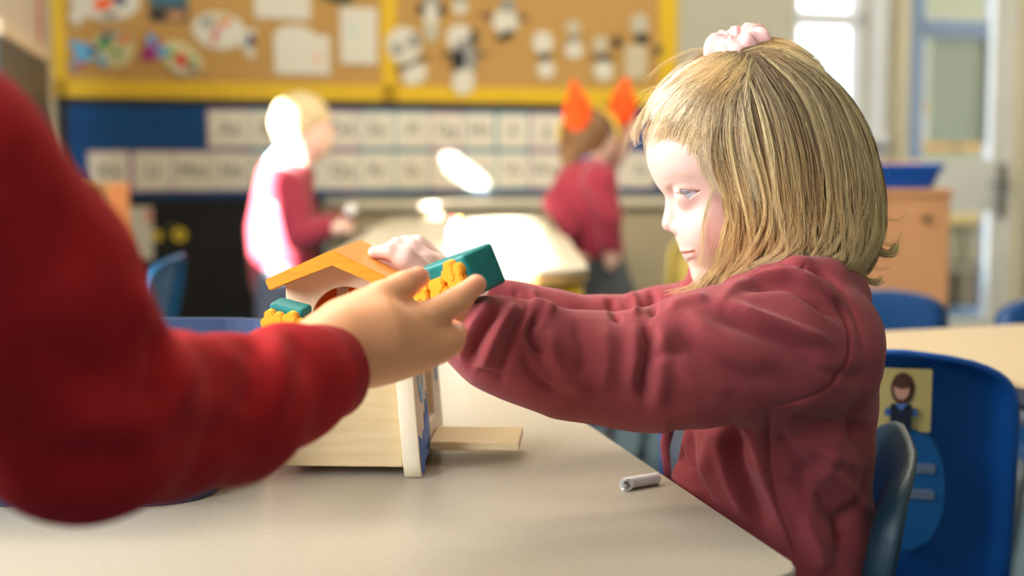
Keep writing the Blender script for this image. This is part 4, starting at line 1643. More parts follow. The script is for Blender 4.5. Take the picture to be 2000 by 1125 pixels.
fig_part('hair', boy_hair, boy, mat('blond_hair', (206, 182, 136), 0.6, var=0.2, scale=60, stretch=(1, 1, .3)), [hd], .11, .006)
for s in (-1, 1):
    bm = bmesh.new()
    bmesh.ops.create_uvsphere(bm, u_segments=12, v_segments=8, radius=.009)
    from_bm('eye', bm, mat('dark_eye', (40, 44, 54), 0.3), boy, True, loc=hd + Vector((.066, s * .028, -.008)) - boy.location)
for o in [x for x in COL.objects if x.parent == boy and x.name.split('.')[0] != 'eye']:
    o.matrix_parent_inverse = Matrix.Translation(-boy.location)
# what he holds
tl = P(668, 424, 4.05)
bm = bmesh.new()
bm_box(bm, (0, 0, 0), (.10, .05, .026), bevel=.006)
o = from_bm('toy_block', bm, mat('red_brown_wood', (124, 56, 40), 0.5, var=0.1), loc=tl + Vector((-.01, 0.02, .004)))
tag(o, 'reddish brown toy block held in the boy\'s hands', 'toy')
bm = bmesh.new()
bmesh.ops.create_uvsphere(bm, u_segments=20, v_segments=14, radius=.017)
o = from_bm('bead', bm, mat('white_bead', (236, 232, 224), 0.15, spec=0.8, coat=0.5), None, True, loc=P(685, 411, 4.03))
tag(o, 'shiny white bead at the boy\'s fingertips', 'bead')

girl2 = empty('person', floor_at(1160, 4.62))
tag(girl2, 'child in a maroon cardigan and grey skirt turned to the letter board, arm raised', 'person')
D = 4.62
hd2 = P(1150, 268, D)
sh2, ht2 = P(1148, 342, D), P(1156, 500, D)
nS, nE, nW, nH = P(1172, 352, 4.50), P(1190, 425, 4.48), P(1192, 478, 4.50), P(1192, 497, 4.50)
uS, uE, uW, uH = P(1166, 336, 4.72), P(1203, 304, 4.72), P(1226, 262, 4.72), P(1230, 246, 4.72)
fS, fE, fW = P(1118, 352, 4.66), P(1086, 396, 4.60), P(1116, 450, 4.52)
foot2 = Vector((ht2.x, D, .04))


def g2_body(p):
    d = sd_ell(p, V3(hd2), (.074, .070, .080))
    d = smin(d, sd_ell(p, V3(hd2 + Vector((.03, .01, -.035))), (.05, .05, .05)), .03)
    d = smin(d, sd_ball(p, V3(hd2 + Vector((.078, .02, -.02))), .010), .014)
    d = smin(d, sd_chain(p, [V3(hd2), V3(sh2)], [.04, .045]), .03)
    d = smin(d, sd_chain(p, [V3(sh2), V3(ht2)], [.062, .078]), .04)
    for A, R in (([nS, nE, nW, nH], [.034, .03, .022, .022]), ([uS, uE, uW, uH], [.034, .031, .024, .020]), ([fS, fE, fW], [.034, .03, .024])):
        d = smin(d, sd_chain(p, [V3(a) for a in A], R), .018)
    for k in range(4):
        d = smin(d, sd_chain(p, [V3(nH + Vector((-.012 + .009 * k, -.006, -.008))), V3(nH + Vector((-.010 + .008 * k, -.004, -.045 + .003 * abs(k - 1))))], [.008, .006]), .004)
        d = smin(d, sd_chain(p, [V3(uH + Vector((-.010 + .008 * k, 0, .010))), V3(uH + Vector((-.012 + .010 * k, 0, .042)))], [.008, .006]), .004)
    d = smin(d, sd_chain(p, [V3(nH + Vector((.012, -.01, .005))), V3(nH + Vector((.026, -.012, -.018)))], [.008, .006]), .004)
    d = smin(d, sd_chain(p, [V3(uH + Vector((-.014, 0, .0))), V3(uH + Vector((-.032, 0, .018)))], [.008, .006]), .004)
    for s in (-1, 1):
        o = Vector((s * .02, s * .045, 0))
        d = smin(d, sd_chain(p, [V3(ht2 + o), V3(Vector((ht2.x, D, .28)) + o), V3(foot2 + o)], [.058, .042, .032]), .02)
    return d


fig_part('body', g2_body, girl2, M_SKIN, [hd2, foot2, nH, uH, fE], .15, .007)


def g2_card(p):
    d = sd_chain(p, [V3(sh2 + Vector((-.005, 0, -.01))), V3((sh2 + ht2) / 2), V3(ht2 + Vector((0, 0, .02)))], [.080, .098, .105])
    d = smin(d, sd_chain(p, [V3(fS), V3(sh2), V3(nS)], [.052, .06, .052]), .03)
    for A, R in (([nS, nE, nW], [.048, .042, .034]), ([fS, fE, fW], [.048, .044, .036]), ([uS, uS * .6 + uE * .4], [.046, .042])):
        d = smin(d, sd_chain(p, [V3(a) for a in A], R), .022)
    d = smax(d, -(p[:, 2] - (ht2.z - .03)), .012)
    return smax(d, -sd_chain(p, [V3(sh2 + Vector((0, 0, .03))), V3(hd2)], [.046, .05]), .01)


fig_part('cardigan', g2_card, girl2, M_MAROON, [sh2, ht2, nW, uE, fE], .15, .008)


def g2_collar(p):
    q = sd_chain(p, [V3(sh2 + Vector((0, 0, .040))), V3(sh2 + Vector((.004, 0, .066)))], [.066, .054])
    return smax(q, -sd_chain(p, [V3(sh2), V3(hd2)], [.043, .043]), .004)


fig_part('shirt_collar', g2_collar, girl2, M_SHIRT, [sh2], .10, .006)


def g2_skirt(p):
    c0, c1 = ht2 + Vector((0, 0, .02)), Vector((ht2.x + .02, D, .30))
    t = np.clip((c0.z - p[:, 2]) / (c0.z - c1.z), 0, 1)
    cx = c0.x + (c1.x - c0.x) * t
    an = np.arctan2(p[:, 1] - D, p[:, 0] - cx)
    r = (.098 + .065 * t) * (1 + .05 * t * np.sin(an * 11))
    d = (np.hypot(p[:, 0] - cx, p[:, 1] - D) - r) * .85
    d = smax(d, p[:, 2] - c0.z, .01)
    return smax(d, -(p[:, 2] - c1.z), .006)


fig_part('skirt', g2_skirt, girl2, mat('grey_skirt', (74, 80, 84), 0.9, var=0.08, scale=50), [ht2, Vector((ht2.x, D, .3))], .26, .01)
for s in (-1, 1):
    o = Vector((s * .02, s * .045, 0))
    fig_part('shoe', lambda p, o=o: smax(sd_ell(p, V3(foot2 + o + Vector((.03, .02, .002))), (.07, .05, .042)), -(p[:, 2] - .002), .004), girl2, M_SHOE, [foot2 + o, foot2 + o + Vector((.05, 0, 0))], .10, .007)


def g2_hair(p):
    d = sd_ell(p, V3(hd2 + Vector((-.010, -.004, .008))), (.084, .080, .088))
    d = smin(d, sd_ell(p, V3(hd2 + Vector((-.05, 0, -.05))), (.045, .06, .06)), .03)
    d = smax(d, -sd_ell(p, V3(hd2 + Vector((.085, .03, -.045))), (.08, .085, .07)), .012)
    return d + .002 * np.sin(p[:, 0] * 240 + 2 * np.sin(p[:, 2] * 60)) * np.sin(p[:, 1] * 200)


fig_part('hair', g2_hair, girl2, mat('brown_hair', (112, 78, 44), 0.6, var=0.25, scale=60, stretch=(1, 1, .3)), [hd2], .13, .006)


def ear_piece(c, lean):
    c = np.array(tuple(c), F32)
    def f(p):
        d = sd_ell(p, c, (.044, .026, .060), lean)
        return smin(d, sd_chain(p, [c + np.array((0, 0, .04), F32), c + np.array((-.012 * np.sign(lean), 0, .095), F32)], [.030, .008]), .02)
    return f


hb = empty('headband', hd2)
tag(hb, 'headband with two tall orange felt ears on the child at the letter board', 'headband')
e1, e2 = P(1127, 220, 4.55), P(1216, 212, 4.66)
for c, ln in ((e1, .12), (e2, -.12)):
    o = fig_part('felt_ear', ear_piece(c, ln), hb, mat('orange_felt', (250, 84, 14), 0.85, var=0.06, scale=40), [c], .14, .008)
    o.matrix_parent_inverse = Matrix.Translation(-hb.location)
bm = bmesh.new()
bm_tube(bm, [Vector((.094 * math.cos(a), 0.0, .094 * math.sin(a) + .004)) for a in np.linspace(-.1, math.pi + .1, 24)], 0.010, 8)
from_bm('band', bm, mat('yellow_felt', (226, 186, 70), 0.85), hb, True)
for o in [x for x in COL.objects if x.parent == girl2]:
    o.matrix_parent_inverse = Matrix.Translation(-girl2.location)
# ------------------------------------------------------------------ the girl at the table
GD = 1.17
PXM = FPX / GD                      # photo pixels per metre at her distance
S_ = 1.0 / PXM


def Q(px, py, latpx=0.0):
    """point on her near half: latpx pixels towards us from the middle of her head"""
    return V3(P(px, py, GD - latpx * S_))


def fold(p):
    q = p.copy()
    q[:, 1] = GD - np.abs(p[:, 1] - GD)
    return q


def ellp(q, px, py, latpx, r, rot=0.0):
    return sd_ell(q, Q(px, py, latpx), (r[0] * S_, r[1] * S_, r[2] * S_), rot)


def chp(q, pts, k=0.0):
    return sd_chain(q, [Q(a, b, c) for a, b, c, _ in pts], [r * S_ for *_, r in pts], k * S_)


ZREF = [P(1500, y, GD).z for y in (0, 1000)]


def z_to_py(z):
    return (z - ZREF[0]) / (ZREF[1] - ZREF[0]) * 1000


def head_field(p):
    q = fold(p)
    k = S_
    d = ellp(q, 1470, 270, 0, (188, 156, 168))
    d = smin(d, ellp(q, 1374, 300, 0, (108, 118, 96)), 40 * k)
    d = smin(d, ellp(q, 1404, 420, 0, (86, 108, 130)), 34 * k)
    d = smin(d, ellp(q, 1396, 452, 56, (60, 56, 56)), 26 * k)
    d = smin(d, ellp(q, 1390, 536, 0, (36, 44, 33)), 22 * k)
    d = smin(d, chp(q, [(1400, 538, 18, 28), (1455, 520, 66, 32), (1525, 462, 100, 36)]), 30 * k)
    # brow, nose
    d = smin(d, chp(q, [(1308, 357, 12, 12), (1328, 353, 45, 12), (1364, 359, 78, 10)]), 22 * k)
    d = smin(d, chp(q, [(1320, 366, 0, 11), (1313, 402, 0, 13), (1310, 436, 0, 17)]), 16 * k)
    d = smin(d, sd_ball(q, Q(1324, 446, 14), 12 * k), 9 * k)
    d = smax(d, -ellp(q, 1316, 458, 9, (8, 4, 4)), 4 * k)
    # eye hollow and the lids
    d = smax(d, -ellp(q, 1318, 384, 60, (15, 20, 13)), 20 * k)
    lid = sd_ball(q, Q(1347, 380, 60), 29 * k)
    x, py = (q[:, 0] - Q(1347, 380, 85)[0]) / S_ * 1.0, -(q[:, 2] - Q(1347, 380, 85)[2]) / S_
    x, py = x / 1.03, py / 1.03
    # opening: between the upper lid line and the two lower lid lines, in head pixels about the eyeball centre
    e1 = (-(py) - 8.5 + 0.06 * x)
    e2 = (py - 8 + 0.78 * (x + 1)) * .78
    e3 = (py - 8 - 0.95 * (x + 1)) * .72
    op = np.maximum(np.maximum(e1, e2), e3) * k
    op = np.maximum(op, -(GD - q[:, 1]) + 62 * k)
    d = smin(d, lid, 12 * k)
    d = smax(d, -op, 2.0 * k)
    # mouth
    d = smin(d, chp(q, [(1338, 489, 0, 9), (1343, 489, 22, 7.5), (1357, 491, 50, 5)]), 8 * k)
    d = smin(d, chp(q, [(1347, 502, 0, 9.5), (1350, 501, 22, 8), (1359, 495, 50, 5)]), 7 * k)
    d = smax(d, -chp(q, [(1329, 496, 0, 2.4), (1337, 495.5, 26, 2.4), (1354, 493, 62, 2.4)]), 3.5 * k)
    # ear
    d = smin(d, ellp(q, 1532, 392, 108, (20, 12, 32)), 10 * k)
    d = smax(d, -ellp(q, 1528, 390, 124, (10, 9, 18)), 5 * k)
    # neck
    d = smin(d, chp(q, [(1500, 520, 0, 78), (1545, 640, 0, 84)]), 30 * k)
    return d


ROWS = np.array([  # photo row, front, back, half depth (m)
    (505, 1560, 1640, .030), (530, 1530, 1668, .050), (560, 1470, 1680, .078), (600, 1420, 1692, .106), (650, 1390, 1700, .124), (720, 1352, 1709, .126), (800, 1305, 1713, .122),
    (880, 1283, 1712, .118), (950, 1290, 1708, .120), (1050, 1318, 1722, .130), (1150, 1330, 1734, .138), (1280, 1340, 1738, .140)], float)


def torso_field(p, grow=1.0):
    py = z_to_py(p[:, 2])
    xf = np.interp(py, ROWS[:, 0], ROWS[:, 1])
    xb = np.interp(py, ROWS[:, 0], ROWS[:, 2])
    hw = np.interp(py, ROWS[:, 0], ROWS[:, 3]) * grow
    xf_, xb_ = (xf - 1000) * S_ * .997, (xb - 1000) * S_ * .997
    c, a = (xf_ + xb_) / 2, (xb_ - xf_) / 2 * grow
    k0 = np.sqrt(((p[:, 0] - c) / a) ** 2 + ((p[:, 1] - GD) / hw) ** 2)
    d = (k0 - 1) * np.minimum(a, hw) * .9
    return d, xf_


ztop = P(1600, 508, GD).z
zbot = P(1500, 1235, GD).z
NEAR_ARM = [(1588, 668, 1.085, .050), (1500, 680, 1.05, .050), (1400, 696, 1.03, .0455), (1316, 714, 1.022, .0415), (1274, 727, 1.02, .0352), (1244, 728, 1.018, .0345), (1180, 718, 1.015, .0345), (1100, 712, 1.01, .0340), (1010, 684, 1.005, .0315), (950, 664, 1.0, .0265), (905, 648, 1.0, .0205)]
FAR_ARM = [(1540, 640, 1.255, .058), (1420, 625, 1.27, .045), (1300, 630, 1.255, .0285), (1180, 638, 1.24, .0235), (1080, 622, 1.225, .0210), (1010, 606, 1.215, .0200), (952, 581, 1.207, .0178)]
nW3, nP3 = P(905, 642, 1.0), P(872, 618, 1.0)


def arm_chain(p, arm, k=.02, shrink=0.0, scale=1.0):
    return sd_chain(p, [V3(P(a, b, c)) for a, b, c, _ in arm], [r * scale - shrink for *_, r in arm], k)


def fingers(p, d, chains, k=.003):
    for pts in chains:
        d = smin(d, sd_chain(p, [V3(P(a, b, c)) for a, b, c, _ in pts], [r for *_, r in pts], .002), k)
    return d


FAR_HAND = [
    [(820, 530, 1.146, .0112), (790, 503, 1.138, .0098), (762, 491, 1.136, .0066), (731, 493, 1.137, .0051)],
    [(832, 514, 1.160, .0110), (802, 488, 1.159, .0092), (776, 480, 1.158, .0068), (757, 486, 1.159, .0053)],
    [(842, 508, 1.176, .0102), (815, 480, 1.177, .0088), (793, 476, 1.177, .0068), (777, 484, 1.178, .0052)],
    [(848, 508, 1.190, .0092), (827, 485, 1.192, .0077), (808, 484, 1.192, .0060), (795, 492, 1.193, .0048)],
    [(804, 548, 1.146, .0098), (775, 530, 1.147, .0066), (745, 509, 1.142, .0051)]]
NEAR_HAND = [
    [(872, 628, 1.040, .010), (852, 606, 1.052, .0085), (842, 584, 1.056, .0070)],
    [(870, 634, 1.050, .010), (848, 616, 1.062, .0085), (836, 594, 1.066, .0068)],
    [(872, 640, 1.060, .009), (852, 626, 1.072, .0080), (840, 608, 1.076, .0065)],
    [(878, 646, 1.066, .0085), (860, 636, 1.078, .0070), (850, 622, 1.084, .0058)],
    [(888, 616, 1.034, .010), (884, 596, 1.046, .0085), (882, 576, 1.050, .0068)]]


def girl_body(p):
    d = np.full(len(p), 1.0, F32)
    m = p[:, 2] > P(1500, 660, GD).z
    near = m
    d[near] = head_field(p[near])
    t, _ = torso_field(p, .74)
    t = smax(t, p[:, 2] - ztop + .012, .01)
    t = smax(t, -(p[:, 2] - (zbot - .01)), .02)
    d = smin(d, t, .01)
    d = smin(d, arm_chain(p, NEAR_ARM, .02, 0, .62), .01)
    d = smin(d, arm_chain(p, FAR_ARM, .02, 0, .66), .01)
    # near hand, behind the flower block
    d = smin(d, sd_chain(p, [V3(nW3), V3(P(892, 634, 1.022)), V3(P(876, 630, 1.046))], [.0150, .0145, .0155]), .008)
    d = fingers(p, d, NEAR_HAND)
    # far hand on the roof
    d = smin(d, sd_chain(p, [V3(P(972, 592, 1.21)), V3(P(880, 560, 1.188)), V3(P(846, 534, 1.168)), V3(P(824, 522, 1.158))], [.0130, .0140, .0175, .0150]), .008)
    d = fingers(p, d, FAR_HAND, .0016)
    # legs on the chair, under the table
    for s in (-1, 1):
        hip = np.array((.235, GD + s * .055, .425), F32)
        kn_ = np.array((.00, GD + s * .07, .405), F32)
        an = np.array((.02, GD + s * .07, .06), F32)
        d = smin(d, sd_chain(p, [hip, kn_, an, an + np.array((-.09, 0, -.025), F32)], [.062, .045, .030, .024]), .02)
    return d


girl = empty('person', (.235, GD, 0))
tag(girl, 'girl with fair bobbed hair and pink scrunchie, seated in a maroon jacket', 'person')
lo = np.array((-.17, .95, .03))
hi = np.array((.33, 1.36, 1.0))
V, Qd = sdf_mesh(girl_body, lo, hi, .0032)
V = project(V, girl_body, 1, .003)
gme = mesh_pydata('body', V, Qd)
zc = P(1400, 575, GD).z


def in_face(v):
    return (v[:, 2] > zc) & (v[:, 0] < P(1440, 400, GD).x) & (v[:, 1] < GD + .06) & (v[:, 0] > .08)


def in_eye(v):
    q = (v - Q(1347, 380, 70))
    return (np.abs(q[:, 0]) < .020) & (np.abs(q[:, 2]) < .016) & (v[:, 1] < GD)


def in_hand(v):
    return (v[:, 0] < P(865, 520, 1.1).x) & (v[:, 2] > .70) & (v[:, 1] > 1.10)


refine(gme, girl_body, lambda v: in_face(v) | in_hand(v))
refine(gme, girl_body, lambda v: in_face(v) & (v[:, 0] < P(1400, 400, GD).x))
refine(gme, girl_body, in_eye)
refine(gme, girl_body, in_hand)
body = link_mesh('body', gme, girl, mat('girl_skin', (240, 208, 194), 0.45, attr='tint', sss=0.15, spec=0.35), True)
carve(gme, [([(1324, 496), (1334, 495.5), (1346, 494), (1358, 490)], 2.2, -1.0), ([(1330, 489), (1342, 489), (1356, 489)], 4.5, .9), ([(1338, 503), (1348, 501), (1358, 496)], 5.0, 1.0), ([(1340, 512), (1352, 509)], 5, -.8)], GD + .03)
# skin colouring: lips, cheeks, brows, fingertips
V = get_co(gme)
qf = fold(V)
base = np.array(lin((230, 194, 180))[:3])
colr = np.tile(base, (len(V), 1))


def blend(w, rgb):
    global colr
    c = np.array(lin(rgb)[:3])
    w = np.clip(w, 0, 1)[:, None]
    colr = colr * (1 - w) + c * w


blend(np.exp(-(np.linalg.norm(qf - Q(1400, 452, 100), axis=1) / .022) ** 2) * .5, (226, 146, 136))
blend(np.exp(-(np.linalg.norm(qf - Q(1303, 442, 4), axis=1) / .009) ** 2) * .35, (240, 176, 160))
pxy = to_px(V)
nearside = (V[:, 1] < GD + .004).astype(F32)
for pts_, w_, rgb_, k_ in (([(1328, 492), (1340, 492.5), (1357, 491.5)], 2.4, (206, 112, 104), .7), ([(1338, 500), (1347, 498.5), (1357, 494)], 3.0, (216, 140, 130), .6), ([(1326, 496), (1340, 495), (1358, 490.5)], 1.2, (190, 90, 80), .75),
                           ([(1325, 371), (1345, 366), (1364, 373)], 1.6, (206, 140, 122), .6), ([(1303, 349), (1325, 343), (1352, 346)], 5.0, (206, 160, 128), .35)):
    dd, tt_ = polyline_dist(pxy, smooth_pts(pts_))
    blend(np.exp(-(dd / w_) ** 2) * k_ * nearside * (V[:, 2] > zc), rgb_)
lipd = .01 + np.minimum(chp(qf, [(1336, 491, 0, 6), (1341, 491, 24, 6), (1356, 492, 56, 3)]), chp(qf, [(1345, 500, 0, 6), (1348, 499, 24, 6), (1357, 493, 56, 3)]))
blend(1 - np.clip((lipd + .0002) / .0022, 0, 1) ** 2, (196, 84, 80))
browd = chp(qf, [(1304, 352, 16, 1), (1322, 343, 48, 1), (1362, 348, 84, 1)])
blend(np.exp(-(browd / .0035) ** 2) * .30, (200, 150, 112))
lidd = chp(qf, [(1326, 371, 82, 0.6), (1347, 371, 90, .6), (1364, 376, 86, .6)])
blend(np.exp(-(np.maximum(lidd, 0) / .0012) ** 2) * .6, (214, 150, 136))
tips = np.min([np.linalg.norm(V - V3(P(*c[-1][:3])), axis=1) for c in FAR_HAND], axis=0)
blend(np.exp(-(tips / .010) ** 2) * .45, (240, 158, 140))
at = gme.attributes.new('tint', 'FLOAT_COLOR', 'POINT')
at.data.foreach_set('color', np.concatenate([colr, np.ones((len(V), 1))], 1).astype(F32).ravel())

# eyes
for s in (1, -1):
    bm = bmesh.new()
    bmesh.ops.create_uvsphere(bm, u_segments=40, v_segments=28, radius=26.5 * S_)
    look = Vector((-.80, -.42 * s, -.43)).normalized()
    for f in bm.faces:
        c = f.calc_center_median().normalized()
        a = math.degrees(c.angle(look))
        f.material_index = 2 if a < 12 else (1 if a < 30 else 0)
        f.smooth = True
    c = P(1347, 380, GD - 60 * S_)
    if s < 0:
        c.y = 2 * GD - c.y
    o = from_bm('eye', bm, [mat('eye_white', (226, 230, 236), 0.2), mat('iris_grey_blue', (112, 128, 142), 0.2), mat('pupil', (18, 18, 22), 0.15)], girl, True, c)
bm = bmesh.new()
rnd = random.Random(4)
for i in range(11):
    t = i / 16
    a = Q(1328 + 36 * t, 372.5 + 3.5 * t * t, 84 + 6 * math.sin(t * 3.1))
    for s in (1, -1):
        p0 = Vector(a)
        p1 = p0 + Vector((-.0030 - rnd.random() * .0015, -.0016, -.0016 - rnd.random() * .0012))
        p2 = p1 + Vector((-.0018, -.0008, .0004))
        pts = [p0, p1, p2]
        if s < 0:
            pts = [Vector((q.x, 2 * GD - q.y, q.z)) for q in pts]
        bm_tube(bm, pts, [.00022, .00018, .00006], 4)
from_bm('eyelashes', bm, mat('lash_brown', (104, 78, 56), 0.6), girl)

# ---- jacket
FRONT_HOOD = [(1352, 614, 1.130, .010), (1395, 594, 1.112, .011), (1445, 574, 1.098, .013), (1500, 556, 1.090, .014), (1560, 542, 1.087, .015), (1610, 548, 1.095, .016), (1648, 570, 1.125, .017), (1660, 590, 1.17, .017)]
LOW_HOOD = [(1412, 594, 1.080, .006), (1440, 572, 1.062, .008), (1482, 556, 1.050, .0095), (1526, 546, 1.044, .010), (1562, 556, 1.042, .010), (1602, 582, 1.044, .0105), (1644, 616, 1.060, .011), (1662, 642, 1.10, .012)]


def jacket(p):
    d, xf = torso_field(p, 1.0)
    d = smax(d, p[:, 2] - ztop, .01)
    d = smax(d, -(p[:, 2] - zbot), .012)
    d = smin(d, arm_chain(p, NEAR_ARM), .030)
    d = smin(d, arm_chain(p, FAR_ARM), .022)
    # clean cuffs
    for arm in (NEAR_ARM, FAR_ARM):
        e, f = V3(P(*arm[-1][:3])), V3(P(*arm[-2][:3]))
        ax = (e - f) / np.linalg.norm(e - f)
        along = (p - e) @ ax
        close = np.linalg.norm(p - e, axis=1) < .06
        d = np.where(close, smax(d, along - .006, .004), d)
    q = fold(p)
    d = smin(d, sd_chain(q, [V3(P(a, b, c)) for a, b, c, _ in FRONT_HOOD], [r for *_, r in FRONT_HOOD], .01), .012)
    d = smin(d, sd_chain(q, [V3(P(a, b, c)) for a, b, c, _ in LOW_HOOD], [r for *_, r in LOW_HOOD], .01), .006)
    # room for the neck
    d = smax(d, -chp(q, [(1470, 470, 0, 66), (1535, 590, 0, 76)]), .010)
    # open down the front
    op = np.maximum(np.abs(p[:, 1] - GD) - .050, p[:, 0] - (xf + .030))
    op = np.maximum(op, p[:, 2] - P(1400, 640, GD).z)
    d = smax(d, -op, .008)
    return d


V, Qd = sdf_mesh(jacket, (-.06, .94, .40), (.34, 1.36, .80), .0026)
V = project(V, jacket, 1, .002)
jme = mesh_pydata('jacket', V, Qd)
refine(jme, jacket, lambda v: (v[:, 1] < 1.16) & (v[:, 2] > .50))
mesh_smooth(jme, 3, .4)
carve(jme, [
    # elbow
    ([(1262, 634), (1268, 670), (1262, 710), (1256, 750), (1262, 790)], 11, -8.5),
    ([(1290, 628), (1296, 680), (1290, 740), (1280, 800)], 20, 5.1),
    ([(1238, 632), (1240, 690), (1230, 760)], 14, 3.06),
    ([(1262, 706), (1300, 690), (1345, 690)], 12, -3.74),
    # cuff gathers
    ([(968, 582), (936, 622), (910, 668), (900, 702)], 12, 6.12),
    ([(988, 590), (955, 632), (926, 684), (918, 716)], 8, -7.14),
    ([(1012, 586), (978, 640), (950, 700), (946, 728)], 13, 7.14),
    ([(1034, 594), (1006, 645), (986, 700), (980, 738)], 9, -5.44),
    ([(1058, 606), (1041, 632), (1038, 664), (1060, 704)], 8, -8.5),
    ([(1034, 588), (1060, 598), (1085, 612)], 10, 5.1),
    ([(1075, 640), (1080, 690), (1110, 740), (1160, 775)], 18, 4.08),
    ([(1020, 690), (1042, 735), (1090, 770)], 10, -4.42),
    ([(1120, 625), (1140, 680), (1135, 740)], 14, -2.72),
    ([(1180, 630), (1186, 700), (1176, 770)], 16, 2.55),
    ([(930, 724), (955, 728), (990, 748)], 8, -3.4),
    # upper arm folds
    ([(1420, 590), (1480, 616), (1540, 640), (1620, 668)], 11, 5.78),
    ([(1400, 612), (1460, 640), (1540, 672), (1610, 700)], 16, -5.44),
    ([(1340, 612), (1380, 645), (1440, 680), (1520, 720)], 16, 4.42),
    ([(1320, 640), (1370, 690), (1440, 730), (1520, 752)], 18, -5.1),
    ([(1310, 700), (1360, 745), (1430, 775)], 18, 3.4),
    ([(1450, 566), (1490, 556), (1540, 556), (1590, 584), (1640, 626)], 9, -7.0),
    ([(1400, 590), (1440, 556), (1490, 536), (1530, 528), (1580, 544), (1630, 590)], 10, 4.0),
    ([(1440, 548), (1490, 522), (1545, 514), (1600, 530), (1644, 572)], 7, -5.0),
    ([(1300, 606), (1340, 588), (1385, 580)], 10, 4.08),
    # seams
    ([(1566, 524), (1600, 560), (1640, 600), (1659, 645), (1656, 705), (1625, 752), (1560, 784), (1500, 797)], 4.5, -2.99),
    ([(1576, 512), (1562, 530)], 4, -3.45),
    ([(1580, 508), (1640, 560), (1672, 620), (1690, 700)], 5, -2.3),
    ([(1503, 800), (1501, 860), (1506, 930), (1536, 1030), (1580, 1125)], 5, -3.91),
    # side of the body
    ([(1300, 832), (1302, 880), (1320, 930), (1380, 990)], 9, 5.1),
    ([(1350, 830), (1346, 880), (1360, 940), (1400, 1000)], 10, -5.0),
    ([(1410, 832), (1408, 890), (1430, 960), (1470, 1030)], 11, 4.5),
    ([(1520, 840), (1560, 900), (1600, 930)], 14, -4.5),
    ([(1640, 860), (1600, 930), (1590, 1000)], 16, 3.5),
    ([(1700, 880), (1690, 950), (1650, 1030), (1640, 1110)], 14, -4.5),
    ([(1318, 832), (1322, 880), (1345, 930)], 8, -4.76),
    ([(1395, 832), (1385, 880), (1372, 930)], 16, 3.74),
    ([(1430, 830), (1436, 890), (1462, 960), (1500, 1040)], 18, -10.2),
    ([(1470, 830), (1484, 890), (1502, 960), (1545, 1050)], 12, 8.5),
    ([(1540, 815), (1600, 830), (1660, 836), (1705, 850)], 16, -5.95),
    ([(1530, 860), (1600, 880), (1680, 910)], 18, 5.1),
    ([(1540, 930), (1590, 960), (1640, 1010), (1670, 1090)], 22, -8.5),
    ([(1590, 900), (1650, 950), (1700, 1010)], 18, 5.44),
    ([(1680, 780), (1672, 830), (1690, 900)], 16, -4.42),
    ([(1560, 1000), (1590, 1060), (1610, 1125)], 16, 5.78),
    ([(1560, 700), (1620, 730), (1700, 742)], 14, -2.72),
    # far sleeve
    ([(1190, 582), (1196, 600), (1210, 625)], 8, -6.8),
    ([(1225, 572), (1240, 590), (1240, 620)], 10, 5.1),
    ([(1270, 562), (1276, 590), (1270, 620)], 8, -6.8),
    ([(1010, 564), (1008, 585), (1020, 600)], 5, -3.45),
    ([(1040, 566), (1042, 590)], 7, 3.4)])
mesh_smooth(jme, 1, .3)
# soft random drape
V = get_co(jme); N = get_no(jme)
n = np.sin(V[:, 0] * 70 + 3 * np.sin(V[:, 2] * 45)) * np.sin(V[:, 2] * 62 + 2 * np.sin(V[:, 1] * 50)) * np.sin(V[:, 1] * 48 + 1.3)
set_co(jme, V + N * (n * .0011)[:, None])
M_JACKET = mat('maroon_fleece', (150, 67, 71), 0.92, var=0.06, scale=90, bump=0.35, bscale=1400, sheen=0.22, spec=0.15)
jk = link_mesh('jacket', jme, girl, M_JACKET, True)


def pinafore(p):
    t, _ = torso_field(p, .85)
    t = smax(t, p[:, 2] - P(1500, 640, GD).z, .01)
    t = smax(t, -(p[:, 2] - .40), .02)
    for s in (-1, 1):
        t = smin(t, sd_chain(p, [np.array((.24, GD + s * .055, .43), F32), np.array((.03, GD + s * .07, .415), F32)], [.072, .058]), .03)
    return smax(t, -(p[:, 2] - .352), .006)


organic('pinafore', pinafore, (-.06, 1.0, .33), (.36, 1.34, .78), .005, mat('grey_pinafore', (92, 102, 118), 0.9, var=0.06, scale=80, bump=.2, bscale=900), girl)


def g_collar(p):
    q = fold(p)
    d = chp(q, [(1385, 585, 46, 16), (1430, 556, 84, 17), (1500, 540, 96, 16)], 6)
    return d


organic('shirt_collar', g_collar, (.10, .98, .66), (.30, 1.36, .80), .003, mat('pale_blue_shirt', (168, 194, 222), 0.8), girl)

# ---- hair
HR = np.array([  # row, front, back, half depth in px (outer surface of the hair)
    (76, 1470, 1530, 20), (84, 1440, 1552, 52), (100, 1388, 1578, 88), (120, 1350, 1600, 112), (140, 1322, 1620, 130), (170, 1288, 1645, 148), (200, 1266, 1668, 160), (250, 1248, 1698, 172), (300, 1258, 1715, 177),
    (350, 1284, 1727, 178), (410, 1296, 1730, 177), (460, 1306, 1726, 174), (500, 1322, 1710, 165), (530, 1340, 1684, 152), (560, 1352, 1650, 138), (600, 1352, 1600, 120)], float)


def hair_lat(px, py, l=1.0):
    xf = np.interp(py, HR[:, 0], HR[:, 1]); xb = np.interp(py, HR[:, 0], HR[:, 2]); W = np.interp(py, HR[:, 0], HR[:, 3])
    t = (px - (xf + xb) / 2) / ((xb - xf) / 2)
    e = np.where(t < 0, 1.7, 2.2)
    return W * l * np.maximum(0, 1 - np.clip(np.abs(t), 0, 1) ** e) ** (1 / e)


